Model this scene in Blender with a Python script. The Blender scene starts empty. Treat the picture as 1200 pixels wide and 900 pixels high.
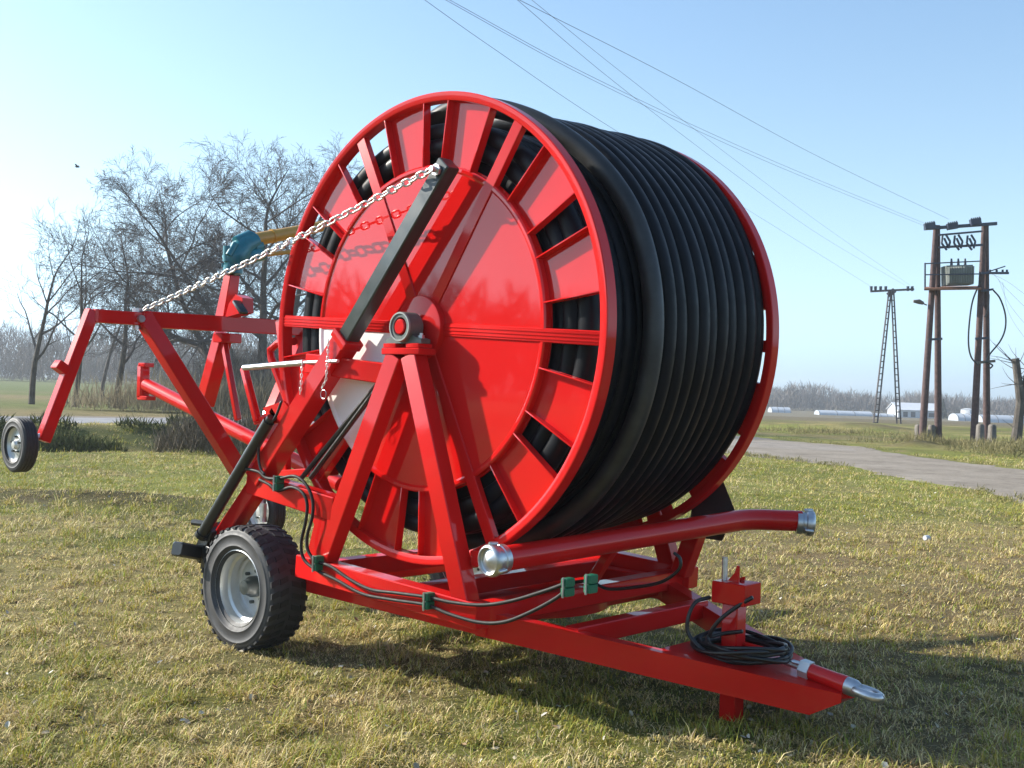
import bpy, math, random
import numpy as np
from mathutils import Vector, Matrix

random.seed(7)
rng = np.random.default_rng(7)
scene = bpy.context.scene
COL = scene.collection
R = math.radians

# ------------------------------------------------------------------ camera measurements
# X runs along the machine towards the drawbar, Y along the reel axle, Z up (metres, ground at 0)
RR = 1.42                      # reel flange radius
HZ = 2.158                     # height of the reel axle
WID = 1.875                    # distance between the two flanges
CAM = np.array([5.086582, -4.777604, 1.806976])
YAW, PITCH, ROLL, FPX = -0.7362, 0.00468, 0.03073, 1350.0

def cam_axes():
    cy, sy, cp, sp = math.cos(YAW), math.sin(YAW), math.cos(PITCH), math.sin(PITCH)
    fw = np.array([sy*cp, cy*cp, sp]); r = np.array([cy, -sy, 0.0]); up = np.cross(r, fw)
    c, s = math.cos(ROLL), math.sin(ROLL)
    return fw, c*r + s*up, -s*r + c*up
FW, RT, UP = cam_axes()

def ray(px, py):
    return FW + (px-600)/FPX*RT - (py-450)/FPX*UP

def at(px, py, ax, val):
    """measured point of the photograph on the plane axis=val, in metres"""
    d = ray(px, py)
    return CAM + (val-CAM[ax])/d[ax]*d

def V(px, py, v): return at(px, py, 1, v)
def U(px, py, u): return at(px, py, 0, u)
def G(px, py, z=0.0): return at(px, py, 2, z)
def at_depth(px, py, dep): return CAM + dep*ray(px, py)

RH = np.array([math.cos(YAW), -math.sin(YAW), 0.0])
FH = np.array([math.sin(YAW), math.cos(YAW), 0.0])
def SQ(s, q, z=0.0):
    """s metres to the right, q metres ahead of the place the photographer stands"""
    p = CAM + s*RH + q*FH
    return np.array([p[0], p[1], z])

# ------------------------------------------------------------------ terrain height
def sstep(a, b, x):
    t = np.clip((x-a)/(b-a), 0, 1)
    return t*t*(3-2*t)

def vnoise(x, y, seed=0):
    x = np.asarray(x, float); y = np.asarray(y, float)
    xi = np.floor(x).astype(np.int64); yi = np.floor(y).astype(np.int64)
    fx = x-xi; fy = y-yi
    fx = fx*fx*(3-2*fx); fy = fy*fy*(3-2*fy)
    def h(a, b):
        n = (a*374761393 + b*668265263 + seed*982451653) & 0xffffffff
        n = ((n ^ (n >> 13))*1274126177) & 0xffffffff
        return ((n ^ (n >> 16)) & 0xffff)/65535.0
    return (h(xi, yi)*(1-fx)+h(xi+1, yi)*fx)*(1-fy) + (h(xi, yi+1)*(1-fx)+h(xi+1, yi+1)*fx)*fy

def to_sq(x, y):
    dx = np.asarray(x)-CAM[0]; dy = np.asarray(y)-CAM[1]
    return dx*RH[0]+dy*RH[1], dx*FH[0]+dy*FH[1]

def soft_track(x, y):
    s, q = to_sq(x, y)
    k = (s, q)
    a = np.interp(s, TRK_S, TRK_N)-1.2; b = np.interp(s, TRK_S2, TRK_F)+1.2
    return sstep(-1.0, .6, q-a)*(1-sstep(-.6, 1.0, q-b))*sstep(-2, 0, s)
def _trk(pts):
    P = np.array([G(*p) for p in pts]); s, q = to_sq(P[:, 0], P[:, 1]); o = np.argsort(s); return s[o], q[o]

def height(x, y):
    s, q = to_sq(x, y); nt = 1-soft_track(x, y)
    w = q - (41.9 + 0.79*s)                       # distance behind the near edge of the lane
    fade = 1-sstep(-6.5, 1.0, s)
    bank = 0.47*sstep(-4.0, -0.9, w)*(1-0.4*sstep(7.6, 11.0, w)) - 0.16*sstep(-7, -5, w)*(1-sstep(-4.6, -3.4, w))
    z = bank*fade
    z = z - 2.6*sstep(95, 260, q)*sstep(0, 20, s)  # the fields fall away on the right
    z = z + nt*0.05*(vnoise(x/2.3, y/2.3, 3)-0.5)*sstep(9.5, 16, q)*(1-sstep(60, 90, q))
    z = z + nt*(0.030*(vnoise(np.asarray(x)/0.5, np.asarray(y)/0.5, 5)-0.5)+0.034*(vnoise(np.asarray(x)/0.17, np.asarray(y)/0.17, 6)-0.5))*(1-sstep(22, 36, q))
    # a low heap of earth and rough tufts near the lane, where the photo shows dark turf
    z = z + 0.15*np.exp(-((s+5.6)**2/1.4 + (q-16.6)**2/0.35)) + 0.12*np.exp(-((s+7.4)**2/1.0 + (q-16.9)**2/0.4))
    z = z + .28*np.exp(-((s-16.6)**2/.9+(q-46.6)**2/.5))
    z = z + 0.45*np.exp(-((s-20.5)**2/16 + (q-68)**2/20)) + 0.3*np.exp(-((s-14)**2/20 + (q-76)**2/20))*1.0
    return z

# ------------------------------------------------------------------ mesh helpers
TRK_S, TRK_N = _trk([(1300, 618), (1200, 588), (1100, 568), (1000, 549), (900, 537), (800, 527), (600, 516)])
TRK_S2, TRK_F = _trk([(1300, 566), (1200, 551), (1100, 537), (1000, 523), (900, 513), (800, 504), (600, 496)])

class MB:
    def __init__(self): self.v = []; self.f = []; self.n = 0
    def add(self, verts, faces):
        o = self.n
        self.v.extend([tuple(map(float, p)) for p in verts]); self.n = len(self.v)
        self.f.extend([tuple(i+o for i in fc) for fc in faces])
        return self
    def loft(self, rings, closed=True, cap=True):
        n = len(rings[0]); vs = [p for rg in rings for p in rg]; fs = []
        for i in range(len(rings)-1):
            for j in range(n if closed else n-1):
                a = i*n+j; b = i*n+(j+1) % n
                fs.append((a, b, b+n, a+n))
        if cap:
            fs.append(tuple(reversed(range(n)))); fs.append(tuple((len(rings)-1)*n+k for k in range(n)))
        return self.add(vs, fs)
    def bar(self, a, b, w, h, up=(0, 0, 1), ch=0.006, w2=None, h2=None):
        """rectangular tube from a to b: w across, h along 'up', chamfered edges"""
        a = np.array(a, float); b = np.array(b, float)
        t = (b-a)/np.linalg.norm(b-a); up = np.array(up, float)
        x = np.cross(t, up); x /= np.linalg.norm(x); y = np.cross(x, t)
        def ring(c, w, h, i=0.0):
            W, H = w/2-i, h/2-i; k = min(ch, W*.4, H*.4)
            pts = [(W, -H+k), (W, H-k), (W-k, H), (-W+k, H), (-W, H-k), (-W, -H+k), (-W+k, -H), (W-k, -H)]
            return [c + p*x + q*y for p, q in pts]
        w2 = w2 or w; h2 = h2 or h
        return self.loft([ring(a, w, h, ch*.7), ring(a+t*ch, w, h), ring(b-t*ch, w2, h2), ring(b, w2, h2, ch*.7)])
    def box(self, lo, hi, ch=0.005):
        lo = np.array(lo, float); hi = np.array(hi, float)
        c = (lo+hi)/2
        return self.bar((lo[0], c[1], c[2]), (hi[0], c[1], c[2]), hi[1]-lo[1], hi[2]-lo[2], ch=ch)
    def tube(self, pts, r, n=10, cap=True):
        pts = [np.array(p, float) for p in pts]
        rs = r if hasattr(r, '__len__') else [r]*len(pts)
        rings = []; prev = None
        for i, p in enumerate(pts):
            t = pts[min(i+1, len(pts)-1)]-pts[max(i-1, 0)]
            t = t/(np.linalg.norm(t)+1e-12)
            if prev is None:
                h = np.array([0, 0, 1.]) if abs(t[2]) < .9 else np.array([1., 0, 0])
                x = np.cross(t, h)
            else:
                x = prev - t*np.dot(prev, t)
            x /= np.linalg.norm(x)+1e-12; y = np.cross(t, x); prev = x
            rings.append([p + rs[i]*(math.cos(2*math.pi*k/n)*x + math.sin(2*math.pi*k/n)*y) for k in range(n)])
        return self.loft(rings, cap=cap)
    def lathe(self, c, axis, prof, n=48, a0=0.0, a1=2*math.pi, closed_prof=False):
        """prof = list of (radius, offset along axis)"""
        c = np.array(c, float); t = np.array(axis, float); t /= np.linalg.norm(t)
        h = np.array([0, 0, 1.]) if abs(t[2]) < .9 else np.array([1., 0, 0])
        x = np.cross(t, h); x /= np.linalg.norm(x); y = np.cross(t, x)
        full = abs(a1-a0-2*math.pi) < 1e-6
        m = n if full else n+1
        rings = []
        for k in range(m):
            a = a0+(a1-a0)*k/n
            d = math.cos(a)*x+math.sin(a)*y
            rings.append([c+r*d+o*t for r, o in prof])
        p = len(prof); vs = [q for rg in rings for q in rg]; fs = []
        for k in range(n):
            k2 = (k+1) % m
            for j in range(p if closed_prof else p-1):
                j2 = (j+1) % p
                fs.append((k*p+j, k*p+j2, k2*p+j2, k2*p+j))
        return self.add(vs, fs)
    def prism(self, poly, off):
        """closed polygon (3d points) extruded by the vector off"""
        poly = [np.array(p, float) for p in poly]; off = np.array(off, float); n = len(poly)
        vs = poly+[p+off for p in poly]
        fs = [tuple(reversed(range(n))), tuple(range(n, 2*n))]+[(i, (i+1) % n, (i+1) % n+n, i+n) for i in range(n)]
        return self.add(vs, fs)
    def build(self, name, mat, parent=None, smooth=35, recalc=True):
        me = bpy.data.meshes.new(name)
        me.from_pydata(self.v, [], self.f); me.update()
        if recalc:
            import bmesh
            bm = bmesh.new(); bm.from_mesh(me); bmesh.ops.recalc_face_normals(bm, faces=bm.faces[:]); bm.to_mesh(me); bm.free()
        if smooth:
            me.polygons.foreach_set('use_smooth', [True]*len(me.polygons))
            me.set_sharp_from_angle(angle=R(smooth))
        me.materials.append(mat)
        o = bpy.data.objects.new(name, me); COL.objects.link(o)
        if parent: par(o, parent)
        return o

def wmat(o):
    m = o.matrix_basis.copy()
    if o.parent: m = wmat(o.parent) @ o.matrix_parent_inverse @ m
    return m
def par(o, p):
    o.parent = p; o.matrix_parent_inverse = wmat(p).inverted()
def empty(name, loc, label, cat, group=None):
    o = bpy.data.objects.new(name, None); COL.objects.link(o); o.location = tuple(map(float, loc))
    o.empty_display_size = .2
    return tag(o, label, cat, group)
def tag(o, label=None, cat=None, group=None, kind=None):
    if label: o['label'] = label
    if cat: o['category'] = cat
    if group: o['group'] = group
    if kind: o['kind'] = kind
    return o
def raw_mesh(name, verts, loops, counts, mat, attr=None, smooth=False):
    me = bpy.data.meshes.new(name)
    verts = np.asarray(verts, np.float32); loops = np.asarray(loops, np.int32); counts = np.asarray(counts, np.int32)
    me.vertices.add(len(verts)); me.vertices.foreach_set('co', verts.ravel())
    me.loops.add(len(loops)); me.loops.foreach_set('vertex_index', loops)
    me.polygons.add(len(counts)); st = np.concatenate([[0], np.cumsum(counts)[:-1]]).astype(np.int32)
    me.polygons.foreach_set('loop_start', st)
    if smooth: me.polygons.foreach_set('use_smooth', np.ones(len(counts), bool))
    me.update(calc_edges=True); me.validate()
    if attr is not None:
        for nm, arr in attr.items():
            a = me.attributes.new(nm, 'FLOAT_COLOR', 'POINT')
            a.data.foreach_set('color', np.asarray(arr, np.float32).ravel())
    me.materials.append(mat)
    o = bpy.data.objects.new(name, me); COL.objects.link(o)
    return o

# ------------------------------------------------------------------ materials
def newmat(name):
    m = bpy.data.materials.new(name); m.use_nodes = True
    nt = m.node_tree; b = nt.nodes['Principled BSDF']
    return m, nt, b
def N(nt, typ, **kw):
    n = nt.nodes.new(typ)
    for k, v in kw.items(): setattr(n, k, v)
    return n
def noise(nt, scale, detail=4, rough=.6, vec=None, coord='Object'):
    n = N(nt, 'ShaderNodeTexNoise'); n.inputs['Scale'].default_value = scale
    n.inputs['Detail'].default_value = detail; n.inputs['Roughness'].default_value = rough
    if vec is None:
        tc = N(nt, 'ShaderNodeTexCoord'); vec = tc.outputs[coord]
    nt.links.new(vec, n.inputs['Vector'])
    return n
def ramp(nt, fac, stops):
    r = N(nt, 'ShaderNodeValToRGB'); e = r.color_ramp.elements
    while len(e) < len(stops): e.new(.5)
    for x, (p, c) in zip(e, stops):
        x.position = p; x.color = (*c, 1) if len(c) == 3 else c
    nt.links.new(fac, r.inputs['Fac'])
    return r
def simple(name, col, rough=.5, metal=0, coat=0, var=.12, scale=9, bump=0, bscale=60, rvar=.08, spec=.5, coat_rough=.08):
    m, nt, b = newmat(name)
    n = noise(nt, scale)
    lo = tuple(c*(1-var) for c in col); hi = tuple(min(1, c*(1+var)) for c in col)
    r = ramp(nt, n.outputs['Fac'], [(.3, lo), (.7, hi)])
    nt.links.new(r.outputs['Color'], b.inputs['Base Color'])
    n2 = noise(nt, scale*3.1, 5)
    rr = ramp(nt, n2.outputs['Fac'], [(.3, (max(0, rough-rvar),)*3), (.75, (rough+rvar,)*3)])
    nt.links.new(rr.outputs['Color'], b.inputs['Roughness'])
    b.inputs['Metallic'].default_value = metal
    b.inputs['Specular IOR Level'].default_value = spec
    b.inputs['Coat Weight'].default_value = coat; b.inputs['Coat Roughness'].default_value = coat_rough
    if bump:
        n3 = noise(nt, bscale, 5); bp = N(nt, 'ShaderNodeBump'); bp.inputs['Strength'].default_value = bump
        bp.inputs['Distance'].default_value = .01
        nt.links.new(n3.outputs['Fac'], bp.inputs['Height']); nt.links.new(bp.outputs['Normal'], b.inputs['Normal'])
    return m

M = {}
M['red'] = simple('red_paint', (.56, .010, .009), .45, coat=.65, var=.07, scale=2.2, rvar=.06, bump=.04, bscale=45, coat_rough=.05, spec=.03)
M['red_sheet'] = simple('red_sheet_paint', (.58, .010, .009), .45, coat=1.0, var=.05, scale=1.3, rvar=.05, bump=.0, bscale=3.0, coat_rough=.035, spec=.0)
M['white'] = simple('white_sheet_paint', (.84, .83, .80), .45, coat=.2, var=.03, scale=2)
M['black_paint'] = simple('black_paint', (.018, .02, .02), .35, coat=.2, var=.2)
M['dark_steel'] = simple('dark_green_grey_steel', (.035, .045, .045), .38, coat=.3, var=.2, scale=5)
M['steel'] = simple('galvanised_steel', (.55, .56, .57), .36, metal=.9, var=.2, scale=14, bump=.1, bscale=90)
M['rim'] = simple('silver_wheel_paint', (.62, .62, .60), .40, metal=.55, var=.08, scale=8)
M['chain'] = simple('zinc_chain', (.72, .71, .68), .42, metal=.45, var=.12, scale=30)
M['cast'] = simple('grey_cast_housing', (.10, .115, .105), .45, var=.2, scale=12)
M['ring_grey'] = simple('worn_grey_ring', (.26, .28, .26), .45, metal=.3, var=.2, scale=20)
M['rubber'] = simple('tyre_rubber', (.024, .024, .025), .62, var=.25, scale=12, bump=.1, bscale=120)
M['rubber_dusty'] = simple('tyre_sidewall_rubber', (.042, .042, .044), .62, var=.25, scale=7, bump=.1, bscale=120)
M['hose'] = simple('black_polyethylene_hose', (.0050, .0060, .0085), .42, var=.4, scale=4, rvar=.12, bump=.06, bscale=30, spec=.14)
M['hose_loose'] = simple('dusty_polyethylene_hose', (.026, .027, .027), .45, var=.5, scale=5, rvar=.1, spec=.5)
M['cable'] = simple('black_cable_rubber', (.014, .014, .015), .38, var=.2)
M['cable_grey'] = simple('grey_hydraulic_line', (.020, .018, .017), .6, var=.25, spec=.25)
M['green_clip'] = simple('green_plastic', (.008, .13, .065), .4, var=.15, scale=30)
M['teal'] = simple('teal_cast_paint', (.012, .17, .21), .38, coat=.3, var=.2, scale=12)
M['ochre'] = simple('ochre_barrel_paint', (.52, .27, .035), .4, coat=.2, var=.1, scale=6)
M['pole_wood'] = simple('dark_pole', (.085, .050, .048), .8, var=.35, scale=6, bump=.2, bscale=14)
M['pylon'] = simple('weathered_pylon_steel', (.10, .085, .085), .7, var=.2, scale=5)
M['wire'] = simple('power_wire', (.10, .10, .11), .5, var=.1)
M['tank'] = simple('transformer_green_paint', (.17, .185, .165), .5, var=.15, scale=3)
M['rust'] = simple('rusty_platform', (.22, .10, .055), .8, var=.35, scale=4)
M['navy'] = simple('dark_blue_grey_box', (.035, .045, .075), .5, var=.3, scale=4)
M['concrete'] = simple('weathered_concrete', (.13, .115, .10), .85, var=.3, scale=5, bump=.3, bscale=20)
M['cladding'] = simple('white_cladding', (.55, .56, .58), .55, var=.07, scale=.5)
M['polyfilm'] = simple('pale_polythene', (.40, .43, .47), .4, var=.12, scale=.4)
M['shed_roof'] = simple('pale_shed_roof', (.58, .60, .63), .5, var=.08, scale=.5)
M['dark_open'] = simple('dark_opening', (.05, .055, .06), .6, var=.2)
M['bird'] = simple('dark_feathers', (.03, .028, .03), .7, var=.2)

def bark_mat(name, a, b_, hi):
    m, nt, b = newmat(name)
    n = noise(nt, 2.2, 6, .7); r = ramp(nt, n.outputs['Fac'], [(.3, a), (.55, b_), (.78, hi)])
    nt.links.new(r.outputs['Color'], b.inputs['Base Color'])
    b.inputs['Roughness'].default_value = .9; b.inputs['Specular IOR Level'].default_value = .2
    n3 = noise(nt, 9, 5); bp = N(nt, 'ShaderNodeBump'); bp.inputs['Strength'].default_value = .5; bp.inputs['Distance'].default_value = .03
    nt.links.new(n3.outputs['Fac'], bp.inputs['Height']); nt.links.new(bp.outputs['Normal'], b.inputs['Normal'])
    return m
M['bark'] = bark_mat('grey_brown_bark', (.055, .047, .042), (.105, .092, .080), (.17, .155, .135))
M['twig'] = bark_mat('twig_bark', (.085, .074, .072), (.125, .110, .106), (.17, .153, .145))

def attr_mat(name, rough=.8, spec=.25, trans=0.0, nvar=.25, nscale=3.0):
    m, nt, b = newmat(name)
    a = N(nt, 'ShaderNodeAttribute'); a.attribute_name = 'tint'
    n = noise(nt, nscale, 4)
    mx = N(nt, 'ShaderNodeMix', data_type='RGBA', blend_type='MULTIPLY'); mx.inputs['Factor'].default_value = 1
    r = ramp(nt, n.outputs['Fac'], [(.3, (1-nvar,)*3), (.7, (1+nvar*.6,)*3)])
    nt.links.new(a.outputs['Color'], mx.inputs['A']); nt.links.new(r.outputs['Color'], mx.inputs['B'])
    nt.links.new(mx.outputs['Result'], b.inputs['Base Color'])
    b.inputs['Roughness'].default_value = rough; b.inputs['Specular IOR Level'].default_value = spec
    if trans:
        t = N(nt, 'ShaderNodeBsdfTranslucent'); s = N(nt, 'ShaderNodeMixShader'); s.inputs['Fac'].default_value = trans
        nt.links.new(mx.outputs['Result'], t.inputs['Color'])
        nt.links.new(b.outputs['BSDF'], s.inputs[1]); nt.links.new(t.outputs['BSDF'], s.inputs[2])
        nt.links.new(s.outputs['Shader'], nt.nodes['Material Output'].inputs['Surface'])
    return m
M['blades'] = attr_mat('grass_blades', .65, .3, .30, .12, .8)
M['litter'] = attr_mat('fallen_litter', .75, .3, 0, .2, 20)
M['brush'] = attr_mat('bare_brush', .9, .15, 0, .2, .3)
M['reed'] = attr_mat('dry_reeds', .8, .2, .25, .2, .5)

def ground_mat():
    m, nt, b = newmat('turf_and_fields')
    a = N(nt, 'ShaderNodeAttribute'); a.attribute_name = 'tint'
    tc = N(nt, 'ShaderNodeTexCoord')
    n1 = noise(nt, 1.1, 8, .7, tc.outputs['Object']); n2 = noise(nt, 11, 6, .75, tc.outputs['Object'])
    r1 = ramp(nt, n1.outputs['Fac'], [(.30, (.66, .70, .62)), (.5, (1, 1, 1)), (.72, (1.28, 1.18, .98))])
    r2 = ramp(nt, n2.outputs['Fac'], [(.25, (.50, .50, .48)), (.5, (1, 1, 1)), (.75, (1.4, 1.35, 1.25))])
    x1 = N(nt, 'ShaderNodeMix', data_type='RGBA', blend_type='MULTIPLY'); x1.inputs['Factor'].default_value = 1
    x2 = N(nt, 'ShaderNodeMix', data_type='RGBA', blend_type='MULTIPLY'); x2.inputs['Factor'].default_value = 1
    nt.links.new(a.outputs['Color'], x1.inputs['A']); nt.links.new(r1.outputs['Color'], x1.inputs['B'])
    nt.links.new(x1.outputs['Result'], x2.inputs['A']); nt.links.new(r2.outputs['Color'], x2.inputs['B'])
    nt.links.new(x2.outputs['Result'], b.inputs['Base Color'])
    b.inputs['Roughness'].default_value = .95; b.inputs['Specular IOR Level'].default_value = .12
    n3 = noise(nt, 28, 6, .75, tc.outputs['Object']); bp = N(nt, 'ShaderNodeBump'); bp.inputs['Strength'].default_value = .8; bp.inputs['Distance'].default_value = .05
    nt.links.new(n3.outputs['Fac'], bp.inputs['Height']); nt.links.new(bp.outputs['Normal'], b.inputs['Normal'])
    return m
M['ground'] = ground_mat()

def road_mat(name, lo, mid, hi, sc=1.0):
    m, nt, b = newmat(name)
    n1 = noise(nt, .5*sc, 7, .7); n2 = noise(nt, 16*sc, 5, .7)
    r = ramp(nt, n1.outputs['Fac'], [(.3, lo), (.5, mid), (.7, hi)])
    r2 = ramp(nt, n2.outputs['Fac'], [(.3, (.82,)*3), (.7, (1.15,)*3)])
    x = N(nt, 'ShaderNodeMix', data_type='RGBA', blend_type='MULTIPLY'); x.inputs['Factor'].default_value = 1
    nt.links.new(r.outputs['Color'], x.inputs['A']); nt.links.new(r2.outputs['Color'], x.inputs['B'])
    n4 = noise(nt, 2.2*sc, 6, .75); r4 = ramp(nt, n4.outputs['Fac'], [(.32, (.72, .69, .64)), (.48, (1, 1, 1)), (.7, (1.12, 1.1, 1.06))])
    x4 = N(nt, 'ShaderNodeMix', data_type='RGBA', blend_type='MULTIPLY'); x4.inputs['Factor'].default_value = 1
    nt.links.new(x.outputs['Result'], x4.inputs['A']); nt.links.new(r4.outputs['Color'], x4.inputs['B'])
    nt.links.new(x4.outputs['Result'], b.inputs['Base Color']); b.inputs['Roughness'].default_value = .9
    b.inputs['Specular IOR Level'].default_value = .2
    bp = N(nt, 'ShaderNodeBump'); bp.inputs['Strength'].default_value = .25; bp.inputs['Distance'].default_value = .02
    nt.links.new(n2.outputs['Fac'], bp.inputs['Height']); nt.links.new(bp.outputs['Normal'], b.inputs['Normal'])
    return m
M['lane'] = road_mat('grey_asphalt_lane', (.20, .20, .21), (.25, .25, .26), (.30, .30, .30))
M['track'] = road_mat('dusty_track', (.170, .142, .112), (.235, .202, .165), (.29, .254, .21), 1.2)
M['patch'] = road_mat('dark_worn_patch', (.19, .17, .145), (.25, .22, .19), (.30, .265, .225), 1.5)

# ------------------------------------------------------------------ ground
def ground_tint(x, y):
    s, q = to_sq(x, y)
    n = vnoise(x/1.7, y/1.7, 11)*.5+vnoise(x/.6, y/.6, 12)*.3+vnoise(x/5.0, y/5.0, 13)*.5
    n = (n/1.3)
    straw = np.array([.185, .150, .068]); green = np.array([.105, .112, .028]); soil = np.array([.095, .072, .045])
    g = .25+.75*sstep(.36, .60, n)
    # straw coloured band on the right foreground, greener towards the track
    g = np.clip(g - .45*sstep(1.0, 4.0, s)*(1-sstep(14, 19, q)), 0, 1)
    g = np.clip(g + .55*sstep(15, 19, q)*(1-sstep(26, 60, q)), 0, 1)
    c = straw*(1-g)[..., None]+green*g[..., None]
    br = sstep(.8, 2.2, s)*(1-sstep(13, 18, q))*(.55+.45*sstep(.3, .6, vnoise(x/1.3, y/1.3, 41)))
    rust = sstep(.62, .8, vnoise(x/.9, y/.9, 43)*.6+vnoise(x/.35, y/.35, 44)*.4)*.55
    br = np.clip(br*.75+rust, 0, .9)[..., None]
    c = c*(1-br)+np.array([.150, .112, .062])*br
    c = c*(.90+.55*vnoise(x/2.6, y/1.6, 45))[..., None]
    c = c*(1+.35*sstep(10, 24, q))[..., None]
    # darker, soil-toned turf around the mounds left of the machine
    k = np.exp(-((s+5.6)**2/1.6 + (q-16.4)**2/.5))+np.exp(-((s+7.4)**2/1.2+(q-16.6)**2/.7))+.6*np.exp(-((s+3.6)**2/1.0+(q-15.6)**2/.3))
    k = np.clip(k*(.6+.8*vnoise(x/.4, y/.4, 15)), 0, 1)[..., None]
    c = c*(1-.75*k)+soil*.8*k*.75
    k2 = np.exp(-((s-16.6)**2/1.2+(q-46.6)**2/.8))+.8*np.exp(-((s-21)**2/6+(q-68)**2/9))+.7*np.exp(-((s-14)**2/8+(q-76)**2/10))+.6*sstep(.58, .75, vnoise(x/6, y/3.5, 47))*sstep(48, 56, q)
    k2 = np.clip(k2, 0, .9)[..., None]
    c = c*(1-k2)+np.array([.105, .088, .052])*k2
    # the weedy bank of the lane, green, with its slope's shade painted in
    w = q-(41.9+.79*s); fade = 1-sstep(-6.5, 1.0, s)
    kb = (sstep(-5.2, -4.2, w)*(1-sstep(-1.6, -.9, w))*fade)[..., None]
    kb = kb*(.45+.55*sstep(.3, .6, vnoise(x/1.1, y/.6, 17)))[..., None]
    c = c*(1-kb)+np.array([.060, .070, .024])*kb
    # far left meadow in pale stripes, ploughed ground on the right
    fl = (sstep(9, 12, w)*fade)[..., None]
    st = .5+.5*np.sin(w*.16+vnoise(x/25, y/25, 4)*2.5)
    mead = np.array([.20, .165, .085])*(1-st)[..., None]+np.array([.13, .15, .05])*st[..., None]
    mead = mead*(1-sstep(70, 110, w))[..., None]+np.array([.115, .140, .050])*sstep(70, 110, w)[..., None]
    c = c*(1-fl)+mead*fl
    pr = (sstep(85, 100, q)*sstep(-3, 6, s))[..., None]
    c = c*(1-pr)+np.array([.150, .128, .085])*pr
    return np.concatenate([c, np.ones(c.shape[:-1]+(1,))], -1)

def build_ground():
    qs = np.concatenate([-np.geomspace(800, 14, 14), np.arange(-12, 3, 2.0), np.arange(3, 12, .16), np.arange(12, 30, .3), np.arange(30, 60, .6), np.arange(60, 120, 2),
                         np.arange(120, 300, 8), np.geomspace(300, 800, 12)])
    ts = np.linspace(-1.35, 1.35, 301)
    Q, T = np.meshgrid(qs, ts, indexing='ij')
    S = np.sign(T)*(np.abs(T)**1.25*(np.clip(Q, 0, 520)+22)*.85+400*(np.maximum(np.abs(T)-1.0, 0)/.35)**3)
    X = CAM[0]+S*RH[0]+Q*FH[0]; Y = CAM[1]+S*RH[1]+Q*FH[1]
    Z = height(X, Y)
    vs = np.stack([X, Y, Z], -1).reshape(-1, 3)
    nq, nt_ = Q.shape
    i = np.arange(nq-1)[:, None]*nt_+np.arange(nt_-1)[None]
    lp = np.stack([i, i+1, i+nt_+1, i+nt_], -1).reshape(-1)
    o = raw_mesh('ground', vs, lp, np.full((nq-1)*(nt_-1), 4), M['ground'], {'tint': ground_tint(X, Y).reshape(-1, 4)}, smooth=True)
    o['kind'] = 'structure'
    # extend behind: the back edge already reaches 40 m behind the camera
build_ground()

def strip(name, near, far, mat, lift, sub=(60, 10), rag=0.0, kind='structure', cross=False):
    """a sheet between two ground polylines, following the terrain"""
    near = np.array(near)[:, :2]; far = np.array(far)[:, :2]
    def res(pl, n):
        d = np.concatenate([[0], np.cumsum(np.linalg.norm(np.diff(pl, axis=0), axis=1))]); t = np.linspace(0, d[-1], n)
        return np.stack([np.interp(t, d, pl[:, 0]), np.interp(t, d, pl[:, 1])], -1)
    a = res(near, sub[0]); b = res(far, sub[0])
    if cross:                                   # columns square to the near edge
        for _ in range(60): a[1:-1] = (a[:-2]+2*a[1:-1]+a[2:])/4
        t_ = np.gradient(a, axis=0); t_ /= np.linalg.norm(t_, axis=1)[:, None]; n_ = np.stack([-t_[:, 1], t_[:, 0]], -1)
        F = np.concatenate([[far[0]+(far[0]-far[1])*8], far, [far[-1]+(far[-1]-far[-2])*8]])
        wd = np.full(len(a), np.nan)
        for i in range(len(a)):
            for j in range(len(F)-1):
                e = F[j+1]-F[j]; M2 = np.array([[n_[i, 0], -e[0]], [n_[i, 1], -e[1]]])
                if abs(np.linalg.det(M2)) < 1e-9: continue
                h, u = np.linalg.solve(M2, F[j]-a[i])
                if 0 <= u <= 1 and 1 < abs(h) < 40 and (np.isnan(wd[i]) or abs(h) < abs(wd[i])): wd[i] = h
        ok = ~np.isnan(wd); wd = np.interp(np.arange(len(a)), np.arange(len(a))[ok], wd[ok])
        k_ = np.ones(25)/25; wd = np.convolve(np.pad(wd, 12, mode='edge'), k_, 'valid')
        b = a+n_*wd[:, None]
    if rag:
        def rg(pl, sd):
            d = np.concatenate([[0], np.cumsum(np.linalg.norm(np.diff(pl, axis=0), axis=1))])
            t_ = np.gradient(pl, axis=0); t_ /= np.linalg.norm(t_, axis=1)[:, None]; nn_ = np.stack([-t_[:, 1], t_[:, 0]], -1)
            return (.55*vnoise(d*.35, d*0, sd)+.33*vnoise(d*1.1, d*0, sd+1)+.12*vnoise(d*3.5, d*0, sd+2)-.5)[:, None]*rag*nn_
        a = a+rg(a, 8); b = b+rg(b, 14)
    t = np.linspace(0, 1, sub[1])
    P = a[:, None]*(1-t)[None, :, None]+b[:, None]*t[None, :, None]
    lf = np.full(sub[1], lift); lf[0] = lf[-1] = -.012
    Z = height(P[..., 0], P[..., 1])+lf[None]
    mb = MB(); n, k = sub
    vs = np.concatenate([P, Z[..., None]], -1).reshape(-1, 3)
    fs = [(i*k+j, i*k+j+1, (i+1)*k+j+1, (i+1)*k+j) for i in range(n-1) for j in range(k-1)]
    mb.add(vs, fs); o = mb.build(name, mat, smooth=0)
    if kind: o['kind'] = kind
    return o
def lanepts(w): return [SQ(s, 41.9+.79*s+w) for s in (-40, -30, -20, -14, -9, -5, -3)]
strip('asphalt_lane', lanepts(.1), lanepts(6.3), M['lane'], .03, (90, 14))
strip('gravel_shoulder', lanepts(6.5), lanepts(7.6), M['track'], .02, (90, 5), .4)
tn = [G(1300, 618), G(1200, 588), G(1100, 568), G(1000, 549), G(900, 537), G(800, 527), G(600, 516)]
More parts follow.
